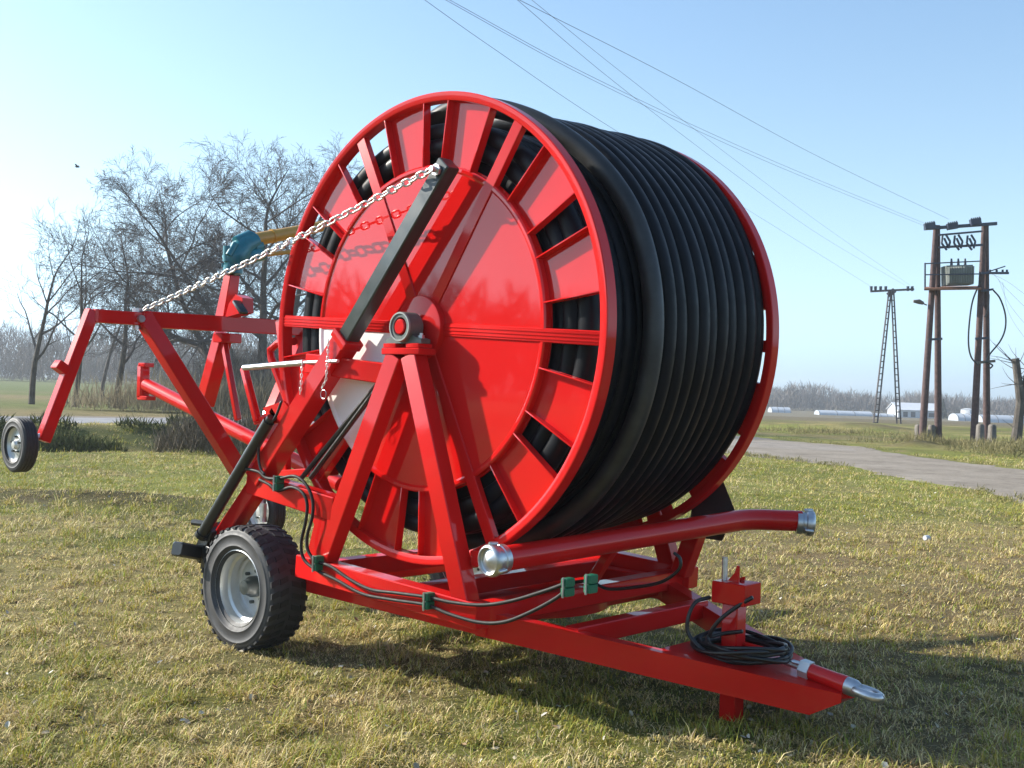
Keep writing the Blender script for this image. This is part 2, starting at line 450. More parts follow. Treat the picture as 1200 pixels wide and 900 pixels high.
tf = [G(1300, 566), G(1200, 551), G(1100, 537), G(1000, 523), G(900, 513), G(800, 504), G(600, 496)]
strip('dirt_track', tn, tf, M['track'], .014, (420, 16), 1.1, cross=True)
pn = [G(1005, 529.5), G(960, 529), G(920, 527.5), G(880, 525), G(840, 522)]; pf = [G(990, 524), G(935, 519.5), G(890, 516), G(850, 513.5), G(810, 511)]
strip('worn_patch', pn, pf, M['patch'], .020, (140, 8), .8)

# ------------------------------------------------------------------ grass
def on_track(x, y):
    pts = np.stack([np.asarray(x), np.asarray(y)], -1)
    poly = np.array([p[:2] for p in tn]+[p[:2] for p in tf[::-1]])
    ins = np.zeros(len(pts), bool); j = len(poly)-1
    for i in range(len(poly)):
        a, b = poly[i], poly[j]
        c = ((a[1] > pts[:, 1]) != (b[1] > pts[:, 1])) & (pts[:, 0] < (b[0]-a[0])*(pts[:, 1]-a[1])/(b[1]-a[1]+1e-12)+a[0])
        ins ^= c; j = i
    return ins

def build_grass():
    n = 560000
    d0, d1 = 3.6, 40.0
    # density falls with the square of the distance
    u = rng.random(n); q = d0*(d1/d0)**u
    s = (rng.random(n)-.5)*2*(.50*q+.8)
    # gather part of the blades into tufts
    k = rng.random(n) < .55
    tuft = rng.random((9000, 2)); tq = d0*(d1/d0)**tuft[:, 0]; ts_ = (tuft[:, 1]-.5)*2*(.5*tq+.8)
    idx = rng.integers(0, 9000, n)
    sp = .028*np.sqrt(tq[idx]/5)
    q = np.where(k, tq[idx]+rng.normal(0, 1, n)*sp*1.2, q); s = np.where(k, ts_[idx]+rng.normal(0, 1, n)*sp, s)
    x = CAM[0]+s*RH[0]+q*FH[0]; y = CAM[1]+s*RH[1]+q*FH[1]
    keep = ~on_track(x, y)
    w = q-(41.9+.79*s); keep &= ~((w > -.2) & (s < -3))
    x, y, q, s, k, idx = x[keep], y[keep], q[keep], s[keep], k[keep], idx[keep]; n = len(x)
    z = height(x, y)
    t = ground_tint(x, y)[:, :3]
    green = np.clip((t[:, 1]/t[:, 0]-.8)/.5, 0, 1)
    is_green = rng.random(n) < (.26+.56*green)*(.55+.9*sstep(.25, .7, vnoise(x/.3, y/.3, 25)))
    big = np.sqrt(np.clip(q/6, 1, 9))
    L = rng.gamma(5, .0066, n)*(.8+.75*vnoise(x/.9, y/.9, 21))*big**.40
    tn = vnoise(x/.22, y/.22, 23)*.6+vnoise(x/.09, y/.09, 24)*.4
    L *= np.where(k, 1.2, 1.0)*(.45+1.25*sstep(.3, .75, tn))
    wd = rng.uniform(.0016, .0034, n)*big**1.05
    az = rng.random(n)*2*np.pi; lean = np.where(is_green, rng.uniform(.3, 1.35, n), rng.uniform(.6, 1.5, n))
    dx, dy = np.cos(az), np.sin(az); px, py = -dy, dx
    P = []
    for f_, ln, ww in ((0, 0, 1), (.5, .45, .8), (1.0, 1.0, .12)):
        ang = lean*(.45+.75*f_)
        h = L*f_*np.cos(np.clip(ang, 0, 1.5)); o = L*f_*np.sin(np.clip(ang, 0, 1.5))
        cx, cy, cz = x+dx*o, y+dy*o, z+h+.001-(.006 if f_ == 0 else 0)
        for sg in (-1, 1):
            P.append(np.stack([cx+sg*px*wd*ww, cy+sg*py*wd*ww, cz], -1))
    vs = np.stack(P, 1).reshape(-1, 3)
    b = np.arange(n)[:, None]*6
    lp = np.concatenate([b+[0, 1, 3, 2], b+[2, 3, 5, 4]], 1).reshape(-1)
    gcol = np.array([[.31, .32, .055]])*rng.uniform(.65, 1.35, (n, 1))*np.stack([rng.uniform(.8, 1.35, n), np.ones(n), rng.uniform(.7, 1.3, n)], -1)
    scol = np.array([[.74, .62, .31]])*rng.uniform(.45, 1.3, (n, 1))*np.stack([np.ones(n), rng.uniform(.92, 1.04, n), rng.uniform(.75, 1.15, n)], -1)
    brown = rng.random(n) < (.12+.30*sstep(.8, 2.2, s)*(1-sstep(13, 18, q)))
    scol[brown] *= np.array([.52, .44, .40])
    c = np.where(is_green[:, None], gcol, scol)
    dark = np.clip(np.linalg.norm(t, axis=1)/.14, .45, 1)[:, None]
    c = c*dark
    c = np.concatenate([c, np.ones((n, 1))], 1)
    o = raw_mesh('grass', vs, lp, np.full(2*n, 4), M['blades'], {'tint': np.repeat(c, 6, 0)})
    tag(o, 'short patchy turf, green mixed with dry straw blades', 'grass', kind='stuff')
build_grass()

def build_litter():
    n = 1500
    q = 4.6*(24/4.6)**rng.random(n); s = (rng.random(n)-.5)*(q*.95+1)
    x = CAM[0]+s*RH[0]+q*FH[0]; y = CAM[1]+s*RH[1]+q*FH[1]
    keep = ~on_track(x, y); x, y, q = x[keep], y[keep], q[keep]; n = len(x)
    z = height(x, y)
    vs = []; lp = []; cn = []; cc = []
    for i in range(n):
        L = rng.uniform(.008, .026); W = L*rng.uniform(.3, .8); a = rng.random()*6.28; ti = rng.normal(0, .5, 2)
        m = Matrix.Rotation(a, 3, 'Z') @ Matrix.Rotation(ti[0], 3, 'X') @ Matrix.Rotation(ti[1], 3, 'Y')
        o = len(vs); cu = rng.uniform(.1, .6)*W
        pts = [(-L, 0, cu*.5), (-L*.4, W, cu), (L*.5, W*.8, cu), (L, 0, 0), (L*.4, -W, cu), (-L*.5, -W*.8, cu), (0, 0, 0)]
        h = rng.uniform(.008, .03)
        for p in pts:
            v = m @ Vector(p); vs.append((x[i]+v.x, y[i]+v.y, z[i]+v.z+h))
        for k in range(6): lp += [o+k, o+(k+1) % 6, o+6]; cn.append(3)
        base = np.array([(.42, .36, .25), (.50, .48, .42), (.26, .17, .09), (.14, .10, .06)][rng.choice(4, p=[.35, .22, .28, .15])])*rng.uniform(.7, 1.2)
        cc += [list(base)+[1]]*7
    o = raw_mesh('fallen_leaves', vs, lp, cn, M['litter'], {'tint': np.array(cc)})
    tag(o, 'small pale and brown dry leaves scattered on the turf', 'leaves', kind='stuff')
build_litter()

# ------------------------------------------------------------------ trees
def grow(mb_t, mb_c, base, height_, r0, spread, seed, levels=4, lean=(0, 0), fork=.35, dens=1.0, upb=.35, leader=.5):
    rd = random.Random(seed)
    def branch(p, d, L, r, lv):
        seg = 6 if lv <= 1 else (4 if lv == 2 else 3)
        pts = [p.copy()]; rs = [r]; dirs = []
        cur = p.copy(); dd = d.copy()
        for i in range(seg):
            wob = .07 if lv == 0 else .15
            dd = dd+Vector((rd.gauss(0, wob), rd.gauss(0, wob), rd.gauss(0, wob*.8)+(.03 if lv == 0 else upb*.16)))
            dd.normalize(); cur = cur+dd*(L/seg); pts.append(cur.copy()); dirs.append(dd.copy())
            end = .30 if lv == 0 else .22
            rs.append(r*(1-(1-end)*(i+1)/seg))
        (mb_t if lv == 0 else mb_c).tube(pts, [max(a*(1.0 if lv < 2 else .8), .0065) for a in rs], (9, 6, 4, 3, 3, 3)[lv], cap=False)
        if lv >= levels: return
        nch = {0: 9, 1: 9, 2: 7, 3: 6}.get(lv, 3)
        nch = max(2, int(nch*dens*rd.uniform(.8, 1.25)))
        for k in range(nch):
            t0 = fork if lv == 0 else .18
            t = t0+(1-t0)*(k+rd.random())/nch
            i = min(int(t*seg), seg-1); f_ = t*seg-i
            q = pts[i].lerp(pts[i+1], f_)
            rr = rs[i]+(rs[i+1]-rs[i])*f_
            a = rd.random()*2*math.pi if lv else k*2.4+rd.uniform(-.5, .5)
            dd = dirs[i]
            h = Vector((0, 0, 1)) if abs(dd.z) < .9 else Vector((1, 0, 0))
            x = dd.cross(h).normalized(); y = dd.cross(x).normalized()
            side = x*math.cos(a)+y*math.sin(a)
            ang = rd.uniform(.45, .95)*(spread if lv == 0 else 1.0)
            nd = (dd*math.cos(ang)+side*math.sin(ang)).normalized()
            l2 = L*rd.uniform(.42, .68)*(1.0-.35*t if lv else 1.08-.45*(t-t0))
            branch(q, nd, l2, min(rr*.60, r*.47), lv+1)
        if lv == 0:     # leader
            branch(pts[-1], dirs[-1], L*leader, rs[-1], 1)
    d = Vector((lean[0], lean[1], 1)).normalized()
    branch(Vector(base), d, height_*.62, r0, 0)

def tree(name, base, h, r0, spread, seed, label, levels=4, group='bare trees along the lane', extra=(), **kw):
    base = np.array(base, float); base[2] = height(base[0], base[1])-.12
    e = empty(name, base, label, 'tree', group)
    t, c = MB(), MB()
    grow(t, c, base, h, r0, spread, seed, levels, **kw)
    for (dx, dy, hh, rr, ln, sd) in extra:
        grow(t, c, base+np.array([dx, dy, 0]), hh, rr, spread, sd, levels, lean=ln, **{k: v for k, v in kw.items() if k != 'lean'})
    t.build('trunk', M['bark'], e, recalc=False, smooth=0)
    c.build('crown', M['twig'], e, recalc=False, smooth=0)
    return e
def gp(px, dep):       # a point of the ground 'dep' metres away in the direction of the photo's column px
    return SQ((px-600)/FPX*dep, dep)
toR, toL = RH, -RH
tree('bare_tree', gp(297, 58), 15.6, .29, 1.55, 14, 'big spreading bare tree with a broad twiggy crown just left of the reel', levels=4,
     extra=((.9, .3, 17.6, .21, tuple(-.05*FH[:2]+.24*RH[:2]), 12), (-.9, .2, 16.0, .22, tuple(-.72*RH[:2]), 27), (-.3, .4, 16.8, .19, tuple(-.30*RH[:2]), 33)), lean=tuple(.06*RH[:2]), dens=1.22, upb=.04, fork=.30, leader=.32)
tree('bare_tree', gp(38, 60), 11.0, .17, .85, 31, 'slim bare tree alone at the left edge, nearest the wheel on the long leg', levels=4, fork=.30, dens=.7)
tree('bare_tree', gp(88, 57), 10.6, .15, .8, 41, 'bare tree whose trunk stands behind the sloping red cart leg', levels=4, fork=.35, lean=tuple(.10*RH[:2]), dens=.66)
tree('bare_tree', gp(78, 64), 8.6, .10, .8, 45, 'thin young bare tree close left of the trunk behind the red cart leg', levels=4, fork=.35, dens=.6)
tree('bare_tree', gp(137, 58), 10.8, .19, .9, 51, 'bare forked tree with pale bark scars, between the cart leg and the big tree', levels=4, fork=.3, dens=.75)
tree('bare_tree', gp(205, 70), 10.5, .16, .95, 61, 'bare tree further back, seen between the two red cart struts', levels=4, dens=.9)
tree('bare_tree', gp(120, 84), 11.5, .15, .8, 71, 'pale distant bare tree behind the forked tree', levels=4, dens=.6)
tree('bare_tree', gp(250, 66), 9, .13, .9, 81, 'bare tree under the left side of the big crown', levels=4, dens=.9)
tree('bare_tree', gp(338, 60), 10, .15, .9, 91, 'bare tree half hidden by the left rim of the reel', levels=4, dens=.9)
# pollard on the right edge
def pollard():
    b = gp(1192, 54); b[2] = height(b[0], b[1])-.1
    e = empty('pollarded_tree', b, 'short pollarded stump with thin new shoots at the right edge', 'tree')
    t, c = MB(), MB()
    top = at_depth(1190, 420, 54)
    mid = at_depth(1196, 470, 54)
    t.tube([b, mid, top], [.26, .2, .17], 9)
    t2 = at_depth(1205, 432, 54); t.tube([mid, t2], [.15, .12], 8)
    rd = random.Random(5)
    for p0, p1 in ((mid, top), (mid, top), (b, mid), (mid, t2), (mid, t2), (mid, top), (mid, top)):
        for k in range(4):
            f_ = rd.uniform(.3, 1); p = p0*(1-f_)+p1*f_
            d = RH*rd.uniform(-1.3, .6)+FH*rd.uniform(-.5, .5)+np.array([0, 0, rd.uniform(-.1, .9)])
            pts = [p]
            for j in range(4):
                d = d+np.array([rd.gauss(0, .15), rd.gauss(0, .15), rd.gauss(0, .1)]); pts.append(pts[-1]+d*.30)
            c.tube(pts, [.022, .018, .014, .009, .005], 4, cap=False)
    t.build('trunk', M['bark'], e); c.build('shoots', M['twig'], e, recalc=False, smooth=0)
pollard()

def brush_mass(name, label, cat, boxes, n, col, L=(.3, 1.1), w=(.012, .03), mat='brush', kind='stuff', up=.8, shape=2.0):
    """tangle of thin twigs filling uneven mounds; boxes = (center s, q, half s, half q, height)"""
    vs = []; cc = []
    wsum = np.array([b[2]*b[4] for b in boxes]); cnt = (n*wsum/wsum.sum()).astype(int)
    for (s0, q0, hs, hq, H), m in zip(boxes, cnt):
        s = s0+hs*rng.uniform(-1, 1, m); q = q0+hq*rng.uniform(-1, 1, m)
        prof = np.clip(1-np.abs((s-s0)/hs)**shape, 0, 1)**.5
        top = H*prof*(.62+.38*vnoise(s/(H*.45+.01), q/(H*.9), 33)+.25*(vnoise(s/(H*.16+.01), q/(H*.5), 34)-.5))
        z0 = rng.random(m)**.8*top
        P0 = CAM[None]*[1, 1, 0]+s[:, None]*RH+q[:, None]*FH
        P0[:, 2] = height(P0[:, 0], P0[:, 1])+z0
        l = rng.uniform(*L, m); ww = rng.uniform(*w, m)
        d = rng.normal(0, .5, (m, 3)); d[:, 2] = np.abs(d[:, 2])+up; d /= np.linalg.norm(d, axis=1)[:, None]
        side = np.cross(d, rng.normal(0, 1, (m, 3))); side /= np.linalg.norm(side, axis=1)[:, None]
        bend = rng.normal(0, .15, (m, 3))*l[:, None]
        a = P0-side*ww[:, None]; b = P0+side*ww[:, None]; c = P0+d*(l*.55)[:, None]+bend*.6
        e = P0+d*l[:, None]+bend*1.2
        vs.append(np.stack([a, b, c+side*ww[:, None]*.7, c-side*ww[:, None]*.7, e+side*ww[:, None]*.2, e-side*ww[:, None]*.2], 1))
        ci = np.array([col[0]])+(np.array([col[1]])-np.array([col[0]]))*rng.random((m, 1))
        cc.append(ci)
    vs = np.concatenate(vs); m = len(vs); c = np.concatenate([np.concatenate(cc), np.ones((m, 1))], 1)
    b = np.arange(m)[:, None]*6
    lp = np.concatenate([b+[0, 1, 2, 3], b+[3, 2, 4, 5]], 1).reshape(-1)
    o = raw_mesh(name, vs.reshape(-1, 3), lp, np.full(2*m, 4), M[mat], {'tint': np.repeat(c, 6, 0)})
    if kind: o['kind'] = kind
    if label: o['label'] = label
    if cat: o['category'] = cat
    return o
def sx(px, dep): return (px-600)/FPX*dep
# the wood on the far side of the left meadow
bx = []
for i in range(30):
    dep = random.uniform(240, 290); px = -260+i*28+random.uniform(-10, 10)
    bx.append((sx(px, dep), dep, random.uniform(5, 9), 6, random.uniform(10.5, 14.5)))
brush_mass('far_woodland', 'grey brown bare woodland along the far side of the meadow', 'woodland', bx, 60000, ((.13, .115, .11), (.25, .225, .21)), L=(1.0, 3.0), w=(.03, .09))
bx = []  # out-of-view wood, added so the reel disc mirrors dark trees above the horizon
for i in range(46):
    a = R(-40-i*2.3); dep = random.uniform(150, 172)
    bx.append((dep*math.sin(a), dep*math.cos(a), random.uniform(7, 10), 7, random.uniform(15, 19)))
brush_mass('unseen_woodland', 'unseen bare woodland added beyond the left edge for the reel disc to reflect', 'woodland', bx, 26000, ((.11, .098, .09), (.20, .18, .165)), L=(2.0, 5.0), w=(.12, .32))
bx = []
for i in range(62):
    dep = random.uniform(400, 470); px = 490+i*15+random.uniform(-8, 8)
    hh = 9.5 if 895 < px < 965 else random.uniform(6.0, 8.0)
    bx.append((sx(px, dep), dep, random.uniform(5, 10), 8, hh))
brush_mass('far_treeline', 'low grey brown treeline on the horizon right of the reel', 'treeline', bx, 60000, ((.11, .095, .09), (.20, .18, .165)), L=(.8, 3.0), w=(.05, .14))
# dry reeds behind the lane and scrub under the big tree
bx = [(sx(px, dep), dep, hw, 1.2, h) for px, dep, hw, h in ((150, 52, 2.2, .8), (185, 53, 1.8, 1.3), (215, 52, 2.0, 1.0), (255, 53, 2.2, 1.2), (300, 53, 2.5, 1.2), (345, 53, 2.4, 1.1), (110, 52, 1.5, .5), (400, 54, 3, 1.2))]
brush_mass('dry_reeds', 'pale dry reeds standing behind the grey lane', 'reeds', bx, 4200, ((.20, .165, .105), (.40, .34, .23)), L=(.5, 1.2), w=(.010, .022), mat='reed', up=1.6)
bx = [(sx(px, dep), dep, hw, 1.5, h) for px, dep, hw, h in ((235, 58, 2.6, 1.8), (300, 57, 3.2, 3.0), (350, 58, 3.5, 3.6), (400, 59, 4, 3.2))]
brush_mass('undergrowth', 'tangled bare undergrowth beneath the big tree', 'undergrowth', bx, 5200, ((.15, .125, .105), (.30, .26, .21)), L=(.5, 1.8), w=(.008, .02))
# dark weeds on the bank of the lane
bx = []
for i in range(60):
    s_ = random.uniform(-21, -2); w_ = random.uniform(-4.6, -1.4)
    bx.append((s_, 41.9+.79*s_+w_, random.uniform(.2, .9), random.uniform(.15, .5), random.uniform(.05, .34)))
brush_mass('bank_weeds', 'low dark green weeds and brambles on the bank of the lane', 'weeds', bx, 15000, ((.040, .048, .016), (.150, .160, .052)), L=(.08, .28), w=(.010, .026), mat='brush', up=.5, shape=3)
for px, dep, hw, h, lab in ((262, 28.6, 1.1, 1.25, 'twiggy brown bush on the bank, close left of the lifted arm'), (225, 29.4, .8, .75, 'small brown bush on the bank under the cart strut'), (312, 28, 1.0, 1.0, 'brown bush on the bank seen behind the red rear frame')):
    o = brush_mass('bare_bush', lab, 'bush', [(sx(px, dep), dep, hw, .6, h)], 1100, ((.09, .075, .055), (.24, .20, .15)), L=(.2, .6), w=(.005, .012), kind=None, up=.9)
    o['group'] = 'bare bushes on the bank'
bx = []
for k in range(150):
    t_ = random.random(); s_ = 4.5+13*t_
    for SS, NN, sg in ((TRK_S, TRK_N, -1), (TRK_S2, TRK_F, 1)):
        if sg > 0: s_ = 9+20*t_
        q_ = float(np.interp(s_, SS, NN))+sg*random.uniform(-.55, .5)
        bx.append((s_, q_, random.uniform(.08, .35), random.uniform(.08, .3), random.uniform(.03, .13)))
brush_mass('verge_tufts', 'small grass tufts creeping over the edges of the dirt track', 'grass tufts', bx, 9000, ((.13, .135, .035), (.34, .29, .13)), L=(.03, .11), w=(.004, .010), mat='reed', up=.7)
# rough grass in the far verge on the right
bx = [(sx(px, dep), dep, hw, .8, h) for px, dep, hw, h in ((1165, 42, 1.6, .30), (1195, 40, 1.2, .6), (1120, 47, 2.0, .22), (1060, 49, 2.2, .2), (1000, 58, 3, .2), (950, 60, 3, .2), (1085, 47, 1.2, .3), (1180, 46, 2, .4))]
brush_mass('rough_verge_grass', 'tufts of long dry grass along the far verge of the track', 'long grass', bx, 5200, ((.15, .14, .055), (.33, .28, .14)), L=(.10, .34), w=(.006, .014), mat='reed', up=.6)

# ------------------------------------------------------------------ the irrigation machine
mach = empty('hose_reel_irrigator', (0, WID/2, 0), 'large red trailed irrigation machine carrying a huge reel of black hose', 'irrigation reel')
VF = -.17                     # front face of the near support frame

def annular(mb, r0, r1, a0, a1, y0, y1, c, n=10):
    """plate between two radii and two angles (radians), from y0 to y1"""
    def P(r, a, y): return (c[0]+r*math.cos(a), y, c[2]+r*math.sin(a))
    rings = []
    for k in range(n+1):
        a = a0+(a1-a0)*k/n
        rings.append([P(r0, a, y0), P(r1, a, y0), P(r1, a, y1), P(r0, a, y1)])
    mb.loft(rings)

def flange(yc, sgn, c, near):
    """one reel flange, outer face at y=yc, outward direction -sgn along y"""
    Y = lambda d: yc+sgn*d                 # d metres behind the outer face
    mb = MB()
    pr = [(.963*RR, Y(0)), (.968*RR, Y(-.004)), (.996*RR, Y(-.004)), (RR, Y(0)), (RR, Y(.075)), (.996*RR, Y(.079)), (.968*RR, Y(.079)), (.963*RR, Y(.075))]
    mb.lathe((c[0], 0, c[2]), (0, 1, 0), pr, 144, closed_prof=True)
    rim = mb.build('reel_flange', M['red'], mach, smooth=30)
    th0 = R(-2.9)
    for k in range(6):
        a = th0+k*math.pi/3
        d = np.array([math.cos(a), 0, math.sin(a)]); cc = np.array(c) + [0, 0, 0]
        p0 = np.array([c[0], Y(.026), c[2]])+d*.17; p1 = np.array([c[0], Y(.026), c[2]])+d*.962*RR
        m2 = MB(); m2.bar(p0, p1, .078, .046, up=(0, 1, 0), ch=.004)
        if k % 3 == 0 and near:
            for o in (-.02, 0, .02):
                nn = np.array([-math.sin(a), 0, math.cos(a)])*o
                m2.bar(p0+nn+[0, sgn*-.025, 0], p1+nn+[0, sgn*-.025, 0], .008, .005, up=(0, 1, 0), ch=.001)
        m2.build('spoke', M['red'], rim)
        for ce in (18.0, 42.0):
            b = a+R(ce); hw = R(7.75)
            m3 = MB()
            annular(m3, .68*RR, .9635*RR, b-hw, b+hw, Y(.050), Y(.056), c)
            for e in (-1, 1):
                q = b+e*hw
                dd = np.array([math.cos(q), 0, math.sin(q)]); nn = np.array([-math.sin(q), 0, math.cos(q)])*(-e*.005)
                m3.bar(np.array([c[0], Y(.0275), c[2]])+dd*.69*RR+nn, np.array([c[0], Y(.0275), c[2]])+dd*.9632*RR+nn, .055, .009, up=nn/.005, ch=.0015)
            m3.build('sector_plate', M['red_sheet'], rim)
        m4 = MB()
        g = .030/(.4*RR)
        a0_, a1_ = a+.0, a+math.pi/3
        rs = [(.15, .0125), (.60*RR, .0125), (.667*RR, .0125), (.676*RR, .003), (.688*RR, .002), (.695*RR, .010), (.695*RR, .048)]
        n = 24; rings = []
        for j in range(n+1):
            t = j/n
            ring = []
            for r_, y_ in rs:
                off = .036/r_
                aa = a+off+(math.pi/3-2*off)*t
                ring.append((c[0]+r_*math.cos(aa), Y(y_), c[2]+r_*math.sin(aa)))
            rings.append(ring)
        vs = [p for rg in rings for p in rg]; L = len(rs)
        m4.add(vs, [(i*L+j, i*L+j+1, (i+1)*L+j+1, (i+1)*L+j) for i in range(n) for j in range(L-1)])
        white = near and k == 3
        pn_ = m4.build('disc_panel', M['white'] if white else M['red_sheet'], rim, smooth=25)
        if white: pn_['label'] = 'white disc panel among the red ones'
        # backing seam so no light leaks beside the spoke
        m5 = MB()
    mb = MB(); mb.lathe((c[0], 0, c[2]), (0, 1, 0), [(.01, Y(-.030)), (.186, Y(-.030)), (.195, Y(-.027)), (.198, Y(-.018)), (.198, Y(.012)), (.205, Y(.04)), (.01, Y(.04))], 64)
    mb.build('hub_boss', M['red'], rim, smooth=30)
    mb = MB(); mb.lathe((c[0], 0, c[2]), (0, 1, 0), [(.70*RR, Y(.052)), (.70*RR, Y(.058)), (.02, Y(.058)), (.02, Y(.052))], 72, closed_prof=True)
    mb.build('backing_disc', M['red_sheet'], rim, smooth=30)
    return rim
cF = (0, 0, HZ); cB = (-.051, 0, HZ+.045)
flange(0, 1, cF, True)
flange(WID, -1, cB, False)

# the wound hose: inner layers, then the outer layer that stops part of the way across
def coil(name, r, ys, hr, mat, a0=0, a1=2*math.pi, seg=150, jit=.005, n=14, taper=0.0):
    mb = MB()
    for y in ys:
        f_ = y/WID
        cx, cz = cF[0]*(1-f_)+cB[0]*f_, cF[2]*(1-f_)+cB[2]*f_
        g_ = (y-ys[0])/(ys[-1]-ys[0]+1e-9)
        if taper: cx -= .036*g_; cz += .050*g_
        rr = r-taper*g_+random.uniform(-jit, jit); ph = random.random()*6.3; am = random.uniform(0, .006); yy = random.random()*6.3
        sgp = lambda c_, p_: math.copysign(abs(c_)**p_, c_)
        pr = [(rr+hr*sgp(math.cos(2*math.pi*k/n), .8), hr*1.03*sgp(math.sin(2*math.pi*k/n), .7)) for k in range(n)]
        vs = []; m = seg
        for k in range(m):
            a = 2*math.pi*k/m
            for (q, o) in pr:
                q2 = q+am*math.sin(2*a+ph)+.003*math.sin(5*a+yy); o2 = o+.006*math.sin(a+yy)+.003*math.sin(4*a+ph)
                vs.append((cx+q2*math.cos(a), y+o2, cz+q2*math.sin(a)))
        fs = [(k*n+j, k*n+(j+1) % n, ((k+1) % m)*n+(j+1) % n, ((k+1) % m)*n+j) for k in range(m) for j in range(n)]
        mb.add(vs, fs)
    return mb.build(name, M[mat], mach, smooth=180, recalc=True)
HD = .117
mb = MB(); mb.lathe((cF[0], 0, cF[2]), (0, 1, 0), [(.02, .10), (.86, .10), (.86, WID-.10), (.02, WID-.10)], 64)
mb.build('reel_drum', M['black_paint'], mach)
inner = coil('wound_hose', .930, [.118, .118+HD], HD/2, 'hose')
def layer(r, y0, y1, step=HD, taper=0.0):
    n = int(round((y1-y0)/step)); return coil('wound_hose', r, [y0+(y1-y0)*i/n for i in range(n+1)], HD/2*1.0, 'hose', taper=taper)
layer(1.020, .150, .150+2*HD)
layer(1.105, .118, .118+3*HD)
layer(1.200, .122, WID-.122)
o = layer(1.350, .122+HD*4.55, WID-.128, taper=.014)
# the end of the outer layer, climbing over from the near flange at the top
pts = []
for k in range(161):
    a = R(109)-R(271)*k/160
    deg = math.degrees(a)
    t = float(sstep(25, 112, np.array(deg)))
    y = (.122+HD*3.52)*(1-t)+.13*t
    rr = 1.346+.030*math.exp(-((deg-88)/34)**2)-.0*t
    rr = rr - .17*float(sstep(84, 109, np.array(deg)))
    rr = rr - .05*float(sstep(-60, -140, np.array(deg)) if False else 0)
    f_ = y/WID
    pts.append((cF[0]*(1-f_)+cB[0]*f_+rr*math.cos(a), y, cF[2]*(1-f_)+cB[2]*f_+rr*math.sin(a)))
mb = MB(); mb.tube(pts, HD/2*1.04, 12); mb.build('loose_hose_end', M['hose_loose'], mach, smooth=180)

# ---- near and far support frames
def support(yf, sgn, near):
    Y = lambda d: yf+sgn*d                # d metres inwards of the outer face
    cx = 0 if near else cB[0]
    fr = MB(); fr.box((cx-.16, min(Y(0), Y(.14)), HZ-.165), (cx+.17, max(Y(0), Y(.14)), HZ-.125))
    root = fr.build('support_frame', M['red'], mach)
    for x0, x1, z1 in ((-.065, -.72, .63), (.065, .575, .56)):
        m = MB(); m.bar((cx+x0, Y(.058), HZ-.168), (cx+x1, Y(.058), z1), .105, .125, up=(1, 0, 0))
        m.build('leg', M['red'], root)
    for e in (-1, 1):
        m = MB(); m.box((cx+e*.10-.055, min(Y(.01), Y(.125)), HZ-.1235), (cx+e*.10+.055, max(Y(.01), Y(.125)), HZ-.098), .003)
        m.build('packing_plate', M['red'], root)
        m = MB(); m.tube([(cx+e*.115, Y(.068), HZ-.18), (cx+e*.115, Y(.068), HZ-.035)], .012, 8); m.tube([(cx+e*.115, Y(.068), HZ-.066), (cx+e*.115, Y(.068), HZ-.048)], .022, 6)
        m.build('bolt', M['steel'], root)
    # pillow block
    m = MB()
    ax = (0, sgn, 0)
    m.lathe((cx, Y(0), HZ), ax, [(.052, .012), (.058, 0), (.078, 0), (.088, .008), (.090, .02), (.090, .105), (.082, .115), (.05, .115)], 40)
    m.prism([(cx-.155, Y(.03), HZ-.096), (cx+.155, Y(.03), HZ-.096), (cx+.155, Y(.03), HZ-.072), (cx+.09, Y(.03), HZ-.055), (cx+.06, Y(.03), HZ-.02), (cx-.06, Y(.03), HZ-.02), (cx-.09, Y(.03), HZ-.055), (cx-.155, Y(.03), HZ-.072)], (0, sgn*.075, 0))
    pb = m.build('bearing_block', M['cast'], root)
    m = MB(); m.lathe((cx, Y(0), HZ), ax, [(.076, -.002), (.078, -.007), (.086, -.007), (.0885, -.002), (.0885, .006)], 40)
    m.build('bearing_ring', M['ring_grey'], root)
    m = MB(); m.lathe((cx, Y(0), HZ), ax, [(.001, -.006), (.040, -.006), (.046, 0), (.046, .18), (.001, .18)], 32)
    m.build('shaft_end', M['red'], root)
    return root
support(VF, 1, True)
support(WID+.17, -1, False)

# ---- upper turntable frame
m = MB()
def both(fn):
    fn(lambda y: y); fn(lambda y: WID-y)
def upper(Y):
    a = np.array([-.93, Y(-.115), .625]); b = np.array([.70, Y(-.115), .545])
    m.bar(a, b, .115, .145)
both(upper)
m.bar((.60, -.05, .535), (.60, WID+.05, .535), .12, .12)
m.bar((-.80, -.05, .60), (-.80, WID+.05, .60), .12, .12)
m.bar((-.05, -.05, .545), (-.05, WID+.05, .545), .12, .10)
m.lathe((0, WID/2, .43), (0, 0, 1), [(.02, .05), (.62, .05), (.62, -.02), (.55, -.02), (.55, .03), (.02, .03)], 48)
upper_frame = m.build('turntable_frame', M['red'], mach)
# gusset between the rear beam and the near leg
m = MB()
gs = [V(372, 585, VF+.03), V(396, 600, VF+.03), V(380, 648, VF+.03), V(352, 672, VF+.03), V(352, 660, VF+.03), V(362, 640, VF+.03), V(368, 615, VF+.03), V(362, 598, VF+.03), V(345, 594, VF+.03)]
m.prism(gs, (0, .10, 0)); m.build('gusset', M['red'], upper_frame)
for e, yy in ((0, VF), (1, WID+.05)):
    m = MB()
    za = V(288, 560, VF); zb = V(388, 597, VF)
    m.bar((za[0], yy+.065, za[2]-.03), (zb[0], yy+.065, zb[2]), .12, .15); m.build('rear_beam', M['red'], upper_frame)
